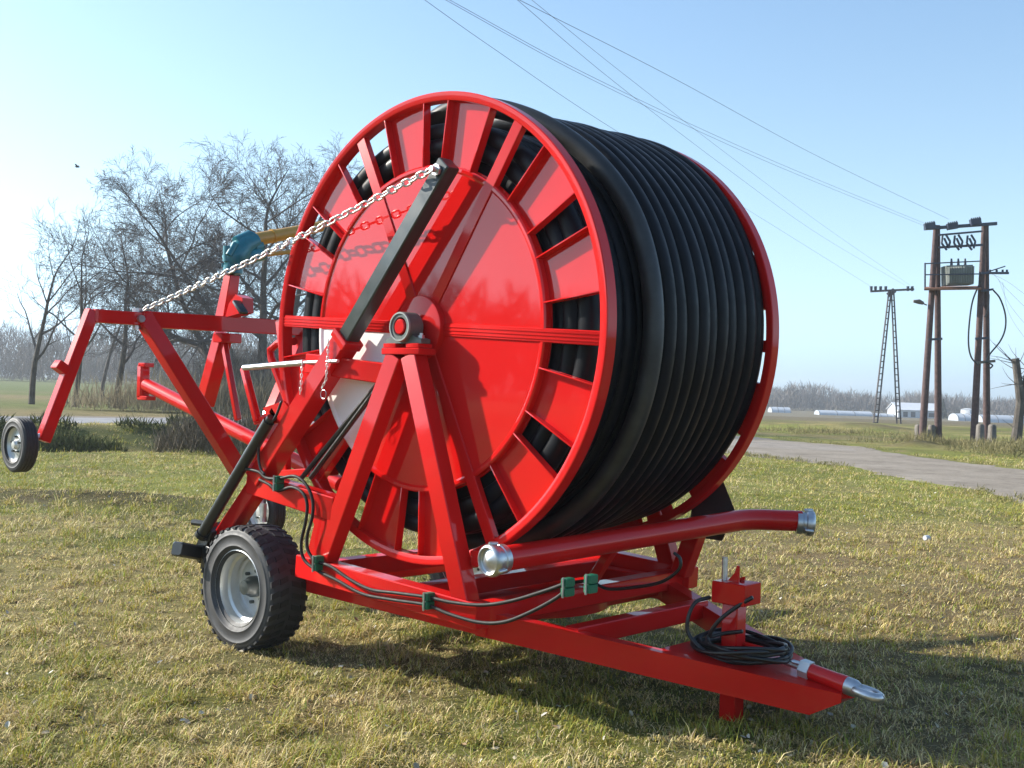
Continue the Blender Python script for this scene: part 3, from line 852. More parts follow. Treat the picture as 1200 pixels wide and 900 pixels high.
# little brackets carrying the feed pipe
for a_, b_, w_, h_ in (((.56, -.06, .845), (.775, -.06, .865), .06, .09), ((.66, WID+.02, .58), (.78, WID+.02, .90), .10, .12), ((.62, WID*.5, .60), (.80, WID*.5, .86), .06, .06)):
    m = MB(); m.bar(a_, b_, w_, h_); m.build('pipe_bracket', M['red'], upper_frame)

# ---- feed pipe across the front
m = MB()
p0 = np.array([.807, -.12, .872]); p1 = np.array([1.00, 1.94, .962])
bend = [p0, p0*.5+p1*.5, p1]
p2 = np.array([1.29, 2.40, .958]); 
for t in np.linspace(.1, 1, 9):
    q = (1-t)**2*p1+2*t*(1-t)*(p1+(p1-p0)/np.linalg.norm(p1-p0)*.20)+t*t*(p2+np.array([-.16, -.12, 0]))
    bend.append(q)
bend.append(p2)
bend = [np.array([p[0], p[1], p[2]+.012*i/len(bend)]) for i, p in enumerate(bend)]
m.tube(bend, .071, 20)
pipe = m.build('feed_pipe', M['red'], mach)
def coupling(c, ax, r, cap):
    m = MB(); ax = np.array(ax, float); ax /= np.linalg.norm(ax)
    m.lathe(c, ax, [(r*.80, -.10), (r*.98, -.095), (r*1.0, -.06), (r*.93, -.055), (r*.93, -.035), (r*1.06, -.03), (r*1.10, -.015), (r*1.10, .005), (r*1.02, .018), (r*.92, .022), (r*.90, .005), (r*.82, .0), (r*.45, .012), (r*.2, .022), (.001, .024)], 36)
    for k in range(3):
        a = k*2.1+.5; h = np.array([0, 0, 1.]); x = np.cross(ax, h); x /= np.linalg.norm(x); y = np.cross(ax, x)
        d = math.cos(a)*x+math.sin(a)*y
        m.bar(np.array(c)+d*r*1.08-ax*.05, np.array(c)+d*r*1.14+ax*.01, .022, .02)
    return m.build('pipe_coupling', M['steel'], pipe, smooth=40)
coupling(p0+(p0-p1)/np.linalg.norm(p0-p1)*.06, p0-p1, .083, True)
coupling(p2+(p2-np.array(bend[-2]))/np.linalg.norm(p2-np.array(bend[-2]))*.06, p2-np.array(bend[-2]), .080, True)

# dark guard flap behind the pipe's far end
m = MB(); a, b, c_, d_ = V(846, 560, 2.05), V(862, 600, 2.05), V(846, 634, 2.05), V(806, 628, 2.05)
e_ = V(812, 586, 2.05)
m.prism([a, b, c_, d_, e_], (-.02, .03, 0)); m.build('guard_flap', M['dark_steel'], mach)

# ---- lower chassis and drawbar
m = MB()
TIP = np.array([2.36, .94, .235])
def lower(Y):
    m.bar((-1.02, Y(.045), .50), (.62, Y(.045), .475), .11, .15)
both(lower)
m.bar((-1.0, .02, .515), (-1.0, WID-.02, .515), .12, .13); m.bar((.50, .02, .485), (.50, WID-.02, .485), .12, .13)
chassis = m.build('chassis', M['red'], mach)
m = MB(); m.bar((-1.43, .00, .42), (-1.43, WID, .42), .11, .11); m.bar((-1.45, .13, .46), (-.96, .13, .50), .12, .12); m.bar((-1.45, WID-.13, .46), (-.96, WID-.13, .50), .12, .12)
m.build('axle', M['red'], chassis)
for near in (True, False):
    f = (lambda y: y) if near else (lambda y: WID-y)
    m = MB()
    zt, zb = .155, .165
    # drawbar beam with a tapered nose
    a = np.array([.55, f(-.02), 0]); b = np.array([2.36, f(.86), 0]); t = (b-a)/np.linalg.norm(b-a); n_ = np.array([-t[1], t[0], 0])*(1 if near else -1)
    top0, top1 = .545, .272
    q = lambda k, z: a+t*k+np.array([0, 0, z])
    Ld = np.linalg.norm(b-a)
    poly = [q(0, top0), q(Ld, top1), q(Ld, top1-.045), q(Ld-.16, top1-.125), q(0, top0-.145)]
    m.prism(poly, n_*.09)
    m.build('drawbar_beam', M['red'], chassis, smooth=20)
m = MB()
m.prism([(1.45, .52, .402), (1.45, WID-.52, .402), (2.34, WID-.865, .268), (2.34, .865, .268)], (0, 0, -.014))
m.bar((1.02, .27, .43), (1.02, WID-.27, .43), .10, .11)
m.build('drawbar_plate', M['red'], chassis)
# tow eye
m = MB(); e0, e1 = V(948, 786, .94), V(992, 803, .94)
m.tube([e0, e0*.3+e1*.7, e1], [.043, .046, .050], 18); hitch = m.build('hitch_tube', M['red'], mach)
m = MB(); d = (e1-e0)/np.linalg.norm(e1-e0); m.tube([e0-d*.045, e0+d*.012], .055, 6); m.build('hitch_nut', M['rim'], hitch)
m = MB(); m.tube([e0-d*.16, e0-d*.03], .018, 10); m.build('hitch_rod', M['steel'], hitch)
m = MB(); m.tube([e1-d*.02, e1+d*.05, e1+d*.075], [.048, .046, .034], 16)
cc = e1+d*.115; ring = []
side = np.array([0, 1., 0]); nrm = np.cross(d, side)
for k in range(25):
    a = 2*math.pi*k/24; ring.append(cc+d*.072*math.cos(a)+side*.040*math.sin(a))
m.tube(ring, .025, 12); m.build('tow_eye', M['steel'], hitch)
# parking jack
m = MB(); jx, jy = 1.70, .87
m.bar((jx, jy, .0), (jx, jy, .66), .10, .10, up=(1, 0, 0)); jack = m.build('parking_jack', M['red'], mach)
m = MB(); m.box((jx-.095, jy-.09, .652), (jx+.115, jy+.09, .772)); m.build('jack_head', M['red'], jack)
m = MB(); m.tube([(jx-.055, jy-.02, .772), (jx-.058, jy-.02, .90)], .017, 10); m.build('jack_pin', M['steel'], jack)
m = MB(); m.prism([(jx-.03, jy-.03, .773), (jx+.04, jy-.03, .773), (jx+.04, jy-.03, .862), (jx+.028, jy-.03, .866), (jx+.012, jy-.03, .82)], (0, .012, 0))
m.build('jack_lug', M['red'], jack); m = MB(); m.prism([(jx-.03, jy+.03, .773), (jx+.04, jy+.03, .773), (jx+.04, jy+.03, .80)], (0, .012, 0)); m.build('jack_lug', M['red'], jack)
m = MB(); m.box((jx-.16, jy-.11, .372), (jx+.20, jy+.13, .392)); m.tube([(jx+.02, jy+.05, .42), (jx+.22, jy-.02, .425)], .016, 8); m.build('jack_bracket', M['red'], jack)

# ---- road wheels
def tyre_mesh(c, D, W, lugs=True, rim_d=.40, ax=(0, 1, 0), parent=None, name='wheel', bolts=6, plain=False, outer=-1):
    """wheel with its outer side towards outer*y; lathe profile across the width"""
    e = bpy.data.objects.new(name, None); COL.objects.link(e); e.location = tuple(c); e.empty_display_size = .1; par(e, parent)
    r, h, rr = D/2, W/2, rim_d/2
    m = MB()
    prof = [(rr*.97, -h*.72), (rr*1.04, -h*.80), (rr*1.10, -h*.86), (r*.665, -h*.955), (r*.672, -h*.985), (r*.685, -h*.985), (r*.692, -h*.965), (r*.78, -h*.995), (r*.835, -h*.995), (r*.84, -h*1.01), (r*.855, -h*1.01), (r*.86, -h*.99), (r*.90, -h*.97), (r*.955, -h*.90), (r*.972, -h*.78), (r*.98, -h*.4), (r*.98, h*.4), (r*.972, h*.78), (r*.955, h*.90), (r*.90, h*.97), (r*.80, h*1.0), (r*.70, h*.98), (rr*1.10, h*.86), (rr*1.04, h*.80), (rr*.97, h*.72)]
    m.lathe(c, ax, prof, 64)
    ty = m.build('tyre', M['rubber_dusty'], e, smooth=60)
    m = MB()
    if lugs:
        nl = 34
        for k in range(nl):
            a = 2*math.pi*k/nl
            for sg, ph in ((-1, 0), (1, math.pi/nl)):
                for part in range(2):
                    pts = []
                    o0, o1 = ((.97, .60), (.52, .10))[part]
                    aa = a+ph+(.0, .035)[part]
                    for (o, da, rad) in ((o0*h, -.045, r*(.955 if part == 0 else .976)), (o1*h, -.045+.05, r*.976), (o1*h, .045+.05, r*.976), (o0*h, .045, r*(.955 if part == 0 else .976))):
                        pts.append((o*sg, aa+da, rad))
                    bot = []; top = []
                    for (o, q, rad) in pts:
                        ex = r*.993 if rad > r*.97 else r*.972
                        bot.append((c[0]+rad*.985*math.cos(q), c[1]+o, c[2]+rad*.985*math.sin(q))); top.append((c[0]+ex*math.cos(q), c[1]+o*1.0, c[2]+ex*math.sin(q)))
                    n = 4; m.add(bot+top, [(3, 2, 1, 0), (4, 5, 6, 7)]+[(i, (i+1) % 4, (i+1) % 4+4, i+4) for i in range(4)])
    else:
        for o in (-.62, -.2, .2, .62):
            m.lathe(c, ax, [(r*.972, (o-.15)*h), (r, (o-.12)*h), (r, (o+.12)*h), (r*.972, (o+.15)*h)], 64)
    m.build('tread', M['rubber'], e, smooth=0)
    m = MB(); s = outer
    dish = .30 if not plain else .55
    pf = [(rr*1.05, s*h*.86), (rr*1.075, s*h*.84), (rr*1.06, s*h*.78), (rr*.98, s*h*.72), (rr*.955, s*h*.62), (rr*.94, s*h*.34), (rr*.87, s*h*.26), (rr*.855, s*h*(-.16)), (rr*.80, s*h*(-.26)), (rr*.66, s*h*(-.24)), (rr*.58, s*h*(-.16)), (rr*.46, s*h*(-.15)), (rr*.30, s*h*(-.15)), (.001, s*h*(-.15))]
    if plain: pf = [(rr*1.07, s*h*.86), (rr*1.10, s*h*.80), (rr*1.02, s*h*.74), (rr*.93, s*h*.55), (rr*.88, s*h*.30), (rr*.70, s*h*.22), (rr*.52, s*h*.38), (rr*.36, s*h*.42), (rr*.28, s*h*.30), (.001, s*h*.30)]
    m.lathe(c, ax, pf, 56)
    m.lathe(c, ax, [(rr*1.07, -s*h*.84), (rr*.95, -s*h*.6), (rr*.86, -s*h*.3), (rr*.84, -s*h*.02)], 48)
    rim = m.build('rim', M['rim'], e, smooth=40)
    hs = .35 if plain else 1.0
    yh = s*h*(-.15 if not plain else .30)
    m = MB(); m.lathe((c[0], c[1]+yh, c[2]), (0, s, 0), [(rr*.30, 0), (rr*.29, .045*hs), (rr*.22, .075*hs), (rr*.20, .10*hs), (.001, .105*hs)], 28)
    m.build('hub', M['rim'] if plain else M['dark_steel'], e)
    for k in range(bolts):
        a = 2*math.pi*k/bolts+.3
        p = np.array([c[0]+rr*.46*math.cos(a), c[1]+yh-s*.004, c[2]+rr*.46*math.sin(a)])
        m = MB(); m.tube([p, p+np.array([0, s*.03, 0])], .013 if not plain else .009, 6)
        m.build('wheel_nut', M['dark_steel'], e)
    return e
tyre_mesh(np.array([-1.43, -.135, .418]), .845, .30, parent=mach, rim_d=.482)
tyre_mesh(np.array([-1.43, WID+.135, .418]), .845, .30, parent=mach, rim_d=.482, outer=1)

# ---- rear lifting arm with the dark telescopic bar, stabiliser leg and ram
AY = VF+.06
def W3(px, py, v=VF): 
    p = V(px, py, v); return p
a0 = W3(398, 398); a1 = W3(296, 562)
m = MB(); m.bar((a1[0], AY, a1[2]), (a0[0], AY, a0[2]), .13, .14, up=(0, 1, 0)); m.bar((a0[0]-.02, AY, a0[2]-.02), (a0[0]+.02, AY, a0[2]+.025), .16, .15, up=(0, 1, 0))
arm = m.build('lifting_arm', M['red'], mach)
b1 = W3(518, 189)
m = MB(); dd = np.array([b1[0]-a0[0], 0, b1[2]-a0[2]]); dd /= np.linalg.norm(dd)
m.bar((a0[0]-dd[0]*.05, AY, a0[2]-dd[2]*.05), (b1[0], AY, b1[2]), .105, .105, up=(0, 1, 0), ch=.008); m.build('extension_bar', M['dark_steel'], arm)
m = MB(); m.tube([(b1[0]-dd[0]*.06, AY-.11, b1[2]-dd[2]*.06), (b1[0]-dd[0]*.06, AY+.08, b1[2]-dd[2]*.06)], .018, 10); m.tube([(b1[0]-dd[0]*.06, AY-.075, b1[2]-dd[2]*.06), (b1[0]-dd[0]*.06, AY-.06, b1[2]-dd[2]*.06)], .036, 8); m.build('chain_bolt', M['steel'], arm)
m = MB(); l0, l1 = W3(352, 425), W3(446, 438)
m.bar((l0[0], AY+.02, l0[2]), (l1[0], AY+.02, l1[2]), .09, .125); m.build('tie_beam', M['red'], arm)
# stabiliser
s0, s1 = W3(300, 556), W3(249, 632)
m = MB(); m.bar((s0[0]+.02, AY+.03, s0[2]+.03), (s1[0], AY+.03, s1[2]), .115, .12, up=(0, 1, 0)); stab = m.build('stabiliser_leg', M['red'], mach)
m = MB(); r0, r1 = W3(318, 489, VF-.03), W3(236, 628, VF-.03)
rv = r1-r0
m.tube([r0, r0+rv*.03], .03, 12); m.tube([r0+rv*.03, r0+rv*.97], .040, 18); m.tube([r0+rv*.97, r1], .05, 12); ram = m.build('hydraulic_ram', M['black_paint'], stab)
m = MB(); m.bar(r0+np.array([.02, .08, -.02]), r0+np.array([-.06, .08, .05]), .10, .05); m.prism([W3(308, 478), W3(332, 470), W3(345, 486), W3(330, 498), W3(314, 492)], (0, .02, 0))
m.build('ram_bracket', M['red'], stab)
m = MB(); f0 = W3(246, 618); f1 = W3(231, 655)
m.bar(f0+[0, .05, 0], f1+[0, .05, 0], .11, .13, up=(0, 1, 0)); m.bar(W3(244, 640)+[0, .02, 0], W3(240, 668)+[0, .02, 0], .08, .07, up=(0, 1, 0))
m.tube([W3(226, 612), W3(246, 616)+[0, .05, 0]], .022, 10)
foot = m.build('stabiliser_foot', M['black_paint'], stab)
m = MB(); m.bar(W3(207, 643, VF-.22), W3(244, 650, VF+.10), .10, .10, ch=.012); m.build('foot_pad', M['black_paint'], stab)
# inner rear framework seen between the reel and the arm
m = MB()
m.bar(W3(330, 375, .25), W3(342, 480, .25), .07, .07); m.bar(W3(342, 480, .25), W3(330, 550, .25), .06, .06)
m.bar(W3(340, 470, .1), W3(378, 572, .1), .08, .08, up=(0, 1, 0)); m.bar(W3(330, 556, .2), W3(392, 552, .2), .08, .06)
m.bar(W3(300, 494, .35), W3(420, 486, .35), .05, .05); m.bar(W3(336, 500, .2), W3(336, 555, .2), .05, .05, up=(1, 0, 0))
rear = m.build('rear_framework', M['red'], mach)
m = MB(); lp = [W3(345, 400, .25), W3(326, 402, .25), W3(317, 410, .25), W3(318, 420, .25), W3(340, 478, .25)]
m.tube(lp, .028, 10); m.build('loop_guard', M['red'], rear)
m = MB(); m.bar(W3(286, 431, -.05), W3(302, 494, -.05), .045, .05, up=(0, 1, 0)); m.bar(W3(299, 493, -.05), W3(334, 490, .05), .05, .05); m.build('lever_post', M['red'], rear)
m = MB(); m.tube([W3(286, 431, -.09), W3(356, 425, -.12)], .020, 10); m.tube([W3(356, 425, -.12), W3(396, 423, VF-.02)], .012, 8); m.build('lever_rod', M['steel'], rear)
for a, b in (((446, 446), (352, 562)), ((440, 458), (364, 560))):
    m = MB(); m.tube([W3(*a, -.06), W3(*b, -.06)], .017, 8); m.build('gas_strut', M['black_paint'], rear)
# little safety chain with a ring beside the white panel
def chain_links(mb, pts, L, r, wd):
    P = [np.array(p, float) for p in pts]
    d = np.concatenate([[0], np.cumsum([np.linalg.norm(P[i+1]-P[i]) for i in range(len(P)-1)])])
    pitch = L-2.6*r; n = int(d[-1]/pitch)
    A = np.array(P)
    def pt(s): return np.array([np.interp(s, d, A[:, k]) for k in range(3)])
    for i in range(n):
        c = pt((i+.5)*pitch); t = pt((i+.5)*pitch+.01)-pt((i+.5)*pitch-.01); t /= np.linalg.norm(t)
        h = np.array([0, 1., 0]) if abs(t[1]) < .9 else np.array([0, 0, 1.]); x = np.cross(t, h); x /= np.linalg.norm(x); y = np.cross(t, x)
        tw = .55*math.sin(i*.37)
        q = (i % 2)*math.pi/2+.5+tw*.4
        s = math.cos(q)*x+math.sin(q)*y
        ring = []
        hl = L/2-r; hw = wd/2-r
        for k in range(14):
            a = 2*math.pi*k/14
            ring.append(c+t*((hl-hw)*(1 if math.cos(a) > 0 else -1)+hw*math.cos(a))+s*hw*math.sin(a))
        n_ = len(ring); rings = []
        nn = np.cross(t, s)
        for k in range(n_):
            tt = ring[(k+1) % n_]-ring[k-1]; tt /= np.linalg.norm(tt); o = np.cross(tt, nn)
            rings.append([ring[k]+r*(math.cos(2*math.pi*j/6)*o+math.sin(2*math.pi*j/6)*nn) for j in range(6)])
        vs = [p for rg in rings for p in rg]
        mb.add(vs, [(k*6+j, k*6+(j+1) % 6, ((k+1) % n_)*6+(j+1) % 6, ((k+1) % n_)*6+j) for k in range(n_) for j in range(6)])
m = MB(); chain_links(m, [W3(385, 397, VF-.03), W3(384, 420, VF-.03), W3(382, 445, VF-.03), W3(377, 455, VF-.02)], .030, .0030, .017)
m.build('safety_chain', M['chain'], arm); m = MB(); chain_links(m, [W3(354, 426, -.19), W3(353, 450, -.19), W3(351, 465, -.19)], .030, .0030, .017)
m.build('safety_chain', M['chain'], arm); m = MB(); ring = [W3(379, 462, VF-.02)+.028*(math.cos(a)*np.array([1, 0, 0])+math.sin(a)*np.array([0, 0, 1])) for a in np.linspace(0, 2*math.pi, 19)]
m.tube(ring, .0022, 6); m.build('safety_ring', M['steel'], arm)

# ---- hydraulic lines and their green clips
def spl(pts, n=8):
    P = [np.array(p, float) for p in pts]; P = [2*P[0]-P[1]]+P+[2*P[-1]-P[-2]]; out = []
    for i in range(1, len(P)-2):
        for k in range(n):
            t = k/n
            out.append(.5*((2*P[i])+(-P[i-1]+P[i+1])*t+(2*P[i-1]-5*P[i]+4*P[i+1]-P[i+2])*t*t+(-P[i-1]+3*P[i]-3*P[i+1]+P[i+2])*t**3))
    return out+[P[-2]]
HV = VF-.030
def line(px, r=.0105, v=HV, mat='cable_grey', n=8):
    m = MB(); m.tube(spl([V(a, b, v) if len((a, b)) == 2 else None for a, b in px], n), r, 8); return m.build('hydraulic_line', M[mat], mach, smooth=180)
line([(287, 549), (303, 553), (312, 560), (326, 561), (345, 558), (358, 567), (366, 585), (366, 605), (360, 628), (361, 645), (370, 657), (388, 664), (410, 679), (435, 691), (465, 695), (502, 700), (530, 706), (565, 709), (600, 704), (640, 692), (662, 684)])
line([(304, 562), (316, 568), (326, 575), (342, 571), (355, 578), (360, 592), (358, 612), (353, 636), (356, 655), (371, 668), (395, 680), (425, 696), (460, 703), (500, 709), (525, 719), (560, 729), (590, 729), (620, 718), (650, 702), (664, 691)])
line([(330, 470), (322, 490), (308, 508), (303, 530), (305, 548), (310, 556)], .009, mat='cable')
line([(662, 684), (690, 681), (712, 690), (745, 688), (775, 682), (795, 668), (797, 655), (790, 648)], .010, v=.75, mat='cable')
for px, py in ((326, 566), (372, 660), (502, 704), (665, 688), (692, 684)):
    v = HV if px < 600 else HV+.02
    c = V(px, py, v)
    m = MB()
    for k in (-1, 1): m.box((c[0]-.022, c[1]-.03, c[2]+k*.024-.0225), (c[0]+.022, c[1]+.035, c[2]+k*.024+.0225), .004)
    cl = m.build('hose_clip', M['green_clip'], mach)
    m = MB(); m.tube([(c[0], c[1]-.036, c[2]-.052), (c[0], c[1]-.036, c[2]+.052)], .006, 6); m.build('clip_bolt', M['steel'], cl)
# coiled hose round the jack
m = MB(); rd = random.Random(3)
for k in range(9):
    cx, cy = jx+.06+rd.gauss(0, .02), jy-.02+rd.gauss(0, .02); a, b = rd.uniform(.22, .28), rd.uniform(.15, .20); ph = rd.random()*6.28
    z0 = .385+.008*k+.0*cx
    ring = [(cx+a*math.cos(q)*(1+.05*math.sin(3*q+ph)), cy+b*math.sin(q)*(1+.05*math.sin(2*q+ph)), z0+.02*math.sin(2*q+ph)+.012*math.sin(q)) for q in np.linspace(0, 2*math.pi, 33)]
    m.tube(ring, .0115, 7)
m.tube(spl([V(832, 700, .80), V(815, 706, .72), V(806, 726, .68), V(808, 745, .68), V(830, 765, .68), V(870, 776, .70), V(905, 776, .8)]), .0115, 8)
m.tube(spl([V(882, 700, .80), V(862, 712, .78), V(842, 728, .74), V(832, 745, .74), V(850, 742, .80), V(870, 740, .80)]), .0115, 8)
coil_h = m.build('coiled_hydraulic_hose', M['cable'], mach, smooth=180)
m = MB(); m.tube([V(928, 775, .90), V(946, 780, .93)], .012, 8); m.build('hose_coupling', M['steel'], coil_h)

# ------------------------------------------------------------------ the gun cart hanging at the rear
UC = -3.4; VC = .94
cart = empty('sprinkler_cart', (UC, VC, .5), 'red three wheeled sprinkler cart lifted behind the reel on a chain', 'sprinkler cart')
bz = U(165, 374, UC)[2]
m = MB(); m.bar((UC, .09, bz), (UC, 2*VC-.09, bz+.02), .13, .13); m.bar((UC, VC-.12, bz-.11), (UC, VC+.08, bz-.11), .14, .08)
beam = m.build('cross_beam', M['red'], cart)
for e in (1, -1):
    f = (lambda y: y) if e == 1 else (lambda y: 2*VC-y)
    m = MB(); lt = U(108, 372, UC); lb = U(50, 517, UC)
    m.bar((UC, f(.12), bz), (UC, f(lt[1]), bz), .105, .105); m.bar((UC, f(lt[1]), bz+.04), (UC, f(lb[1]), lb[2]), .09, .09, up=(1, 0, 0))
    m.bar((UC, f(lt[1]-.22), lt[2]-.37), (UC, f(lt[1]-.26), lt[2]-.43), .105, .105, up=(1, 0, 0))
    lg = m.build('wheel_leg', M['red'], cart)
    m = MB(); m.tube([(UC, f(.06), bz-.085), (UC, f(.06), bz+.085)], .035, 8); m.tube([(UC-.085, f(.06), bz), (UC+.085, f(.06), bz)], .03, 8); m.build('leg_clamp', M['steel'], lg)
    wc = U(27, 521, UC); tyre_mesh(np.array([UC, f(-.86), wc[2]]), .41, .115, lugs=False, rim_d=.26, parent=cart, plain=True, bolts=5, outer=-e)
    m = MB(); m.tube([(UC, f(-.84), wc[2]), (UC, f(lb[1]), lb[2]+.05)], .022, 10); m.build('stub_axle', M['steel'], lg)
    m = MB(); top = np.array([UC+.01, f(.10), bz+.03]); bot = np.array(V(286, 552, VC)); bot[1] = f(VC-.05)
    m.bar(top, bot, .125, .12, up=(1, 0, 0)); st = m.build('diagonal_strut', M['red'], cart)
    m = MB(); m.tube([bot-np.array([0, .085*e, -.06]), bot+np.array([0, .085*e, .06])], .022, 10); m.build('strut_bolt', M['steel'], st)
m = MB(); rb = V(262, 392, VC); rl = V(240, 474, VC)
m.bar((rb[0], VC, rb[2]), (rl[0], VC, rl[2]), .12, .13, up=(0, 1, 0)); m.build('upright', M['red'], cart)
m = MB(); m.bar(V(262, 398, VC-.02), V(279, 492, VC-.02), .05, .05, up=(0, 1, 0)); m.build('thin_brace', M['red'], cart)
m = MB(); t0 = V(172, 451, VC); t1 = V(400, 568, VC); m.tube([t0, t1], .062, 18); tb = m.build('inlet_pipe', M['red'], cart)
m = MB(); c = V(168, 447, VC); m.bar(c-np.array([0, 0, .17]), c+np.array([0, 0, .17]), .09, .10, up=(0, 1, 0), ch=.02); m.bar(c+np.array([-.02, 0, -.155]), c+np.array([.15, 0, -.155]), .10, .04); m.bar(c+np.array([-.02, 0, .155]), c+np.array([.10, 0, .155]), .10, .04)
m.build('end_plate', M['red'], tb)
m = MB(); m.bar(V(292, 545, VC), V(306, 575, VC), .08, .08, up=(0, 1, 0)); m.bar(V(292, 562, VC-.04), V(330, 568, VC-.04), .06, .06); fk = m.build('wheel_fork', M['red'], cart)
w2 = V(309, 599, VC); tyre_mesh(np.array(w2), .47, .13, lugs=False, rim_d=.29, parent=cart, plain=True, bolts=5)
m = MB(); m.tube([V(307, 582, VC-.09), V(309, 612, VC-.09)], .03, 10); m.tube([V(310, 590, VC-.11), V(309, 606, VC-.11)], .02, 10); m.build('swivel_spindle', M['steel'], fk)
# riser and big sprinkler gun
m = MB(); g0 = V(263, 378, VC); g1 = V(272, 322, VC); m.bar((g0[0], VC, g0[2]), (g1[0], VC, g1[2]), .13, .13, up=(0, 1, 0), w2=.10, h2=.10)
m.prism([V(264, 372, VC-.08), V(284, 366, VC-.08), V(284, 349, VC-.08), V(276, 345, VC-.08), V(268, 356, VC-.08)], (0, .11, 0)); riser = m.build('riser', M['red'], cart)
m = MB(); m.bar(V(277, 353, VC-.12), V(286, 367, VC-.12), .03, .08, up=(0, 1, 0)); m.build('riser_lock', M['black_paint'], riser)
ug = g1[0]
def Gn(px, py): return U(px, py, ug)
m = MB()
b0 = Gn(273, 318)
m.tube([b0-[0, 0, .02], b0+[0, 0, .05]], .085, 20); m.tube([b0+[0, 0, .05], b0+[0, 0, .10], Gn(277, 300), Gn(286, 287), Gn(300, 282)], [.07, .10, .105, .09, .07], 18)
m.tube([Gn(268, 306), Gn(267, 288)], [.05, .04], 12); m.tube([Gn(276, 283), Gn(292, 277), Gn(301, 281)], [.045, .055, .05], 12); m.tube([Gn(285, 302), Gn(300, 297), Gn(310, 299)], [.06, .075, .045], 14)
m.tube([Gn(264, 300)+[.05, 0, 0], Gn(272, 286)+[.05, 0, 0]], [.03, .03], 10); m.tube([Gn(296, 290), Gn(305, 288)], [.065, .06], 16)
for a_ in range(6):
    q = b0+np.array([.085*math.cos(a_*1.05), .085*math.sin(a_*1.05), .03]); m.tube([q, q+[0, 0, .035]], .014, 6)
gun = m.build('sprinkler_gun', M['teal'], cart, smooth=50)
m = MB(); m.tube([Gn(298, 281), Gn(345, 272), Gn(392, 262)], [.060, .054, .045], 18); m.tube([Gn(318, 277), Gn(321, 276.5)], .064, 14); m.build('gun_barrel', M['ochre'], gun, smooth=50)
m = MB(); m.tube([Gn(308, 299), Gn(350, 294), Gn(372, 290)], [.020, .018, .016], 10); m.build('drive_arm', M['ochre'], gun)

# chain from the lifting arm's bar to the cart beam
A = np.array([b1[0]-dd[0]*.06, AY-.095, b1[2]-dd[2]*.06]); B = np.array([UC+.02, .10, bz+.075])
pts = []
for k in range(41):
    t = k/40; p = A*(1-t)+B*t; p[2] -= .10*t*(1-t)*1.0; pts.append(p)
m = MB(); chain_links(m, pts, .088, .0068, .054)
tag(m.build('lifting_chain', M['chain'], smooth=180), 'pale steel link chain strung from the dark bar to the red cart', 'chain')

# ------------------------------------------------------------------ overhead line equipment on the right
D1 = 51.0
def pol(px, py, dep=D1): return at_depth(px, py, dep)
tp = empty('transformer_pole', gp(1122, D1), 'four legged dark pole structure carrying a green transformer beside the track', 'transformer pole')
def gpz(px, dep):
    p = gp(px, dep); p[2] = height(p[0], p[1])-.3; return p
for (px0, px1, py1, dd_) in ((1081, 1097, 264, 0), (1100.5, 1098.5, 264, .5), (1141.5, 1153.5, 262, 0), (1157.5, 1155.5, 262, .6)):
    m = MB(); m.tube([gpz(px0+1, D1+dd_), pol(px1, py1, D1+dd_*.2)], [.165, .115], 12); m.build('pole', M['pole_wood'], tp)
def hbar(p, q, w=.10, h=.12, nm='crossarm', mat='navy', dep=D1, dep2=None):
    m = MB(); m.bar(pol(*p, dep), pol(*q, dep2 or dep), w, h); return m.build(nm, M[mat], tp)
hbar((1083, 268), (1168, 262), .14, .14, dep=D1-.2)
hbar((1100, 275.5), (1151, 271), .08, .08, dep=D1-.15); hbar((1100, 290), (1151, 287), .10, .10, dep=D1-.15)
for px, py in ((1089.5, 265), (1116, 265), (1143, 260)):
    m = MB(); a, b = pol(px-6, py+1, D1-.3), pol(px+6, py-1, D1-.3); m.bar(a, b, .22, .28); bo = m.build('surge_arrester', M['navy'], tp)
    m = MB()
    for k in range(5):
        f_ = (k+.5)/5; p = a*(1-f_)+b*f_; m.tube([p+[0, 0, .13], p+[0, 0, .20]], .03, 8)
    m.build('insulator_pins', M['navy'], bo)
for px in (1108.5, 1123, 1138):
    m = MB()
    for a, b in (((px-4, 276), (px-5, 285)), ((px-5, 285), (px+1, 293)), ((px, 275), (px+5, 283)), ((px+5, 283), (px+3, 291)), ((px-2, 279), (px+2, 288))):
        m.tube([pol(*a, D1-.25), pol(*b, D1-.25)], .05, 8)
    m.build('fuse_holder', M['navy'], tp)
hbar((1084, 309), (1149, 306), .05, .05, 'railing', dep=D1-.5); hbar((1084, 322), (1149, 321), .05, .05, 'railing', dep=D1-.5)
hbar((1084, 308), (1084, 337), .06, .06, 'railing', dep=D1-.5)
m = MB(); m.box((0, 0, 0), (1, 1, 1)); 
m = MB(); a, b = pol(1083, 338, D1-.6), pol(1150, 337, D1-.6); c_, d_ = pol(1083, 336, D1+.7), pol(1150, 335, D1+.7)
m.prism([a, b, d_, c_], (0, 0, -.09)); m.build('platform', M['rust'], tp)
m = MB(); a, b = pol(1106, 323.5, D1-.05), pol(1137, 322.5, D1-.05); m.bar(a, b, .7, .86); tk = m.build('transformer_tank', M['tank'], tp)
m = MB()
for k in range(11):
    f_ = (k+.5)/11; p = (a*(1-f_)+b*f_); n_ = -FH; m.bar(p+n_*.35+[0, 0, -.36], p+n_*.46+[0, 0, -.36]+np.array([0, 0, .0]), .035, .02); m.bar(p+n_*.41+[0, 0, -.38], p+n_*.41+[0, 0, .36], .03, .12, up=(1, 0, 0))
m.build('cooling_fins', M['tank'], tk)
for px in (1115, 1123, 1131):
    m = MB(); m.tube([pol(px, 312, D1), pol(px, 303, D1)], [.07, .04], 8); m.build('bushing', M['navy'], tk)
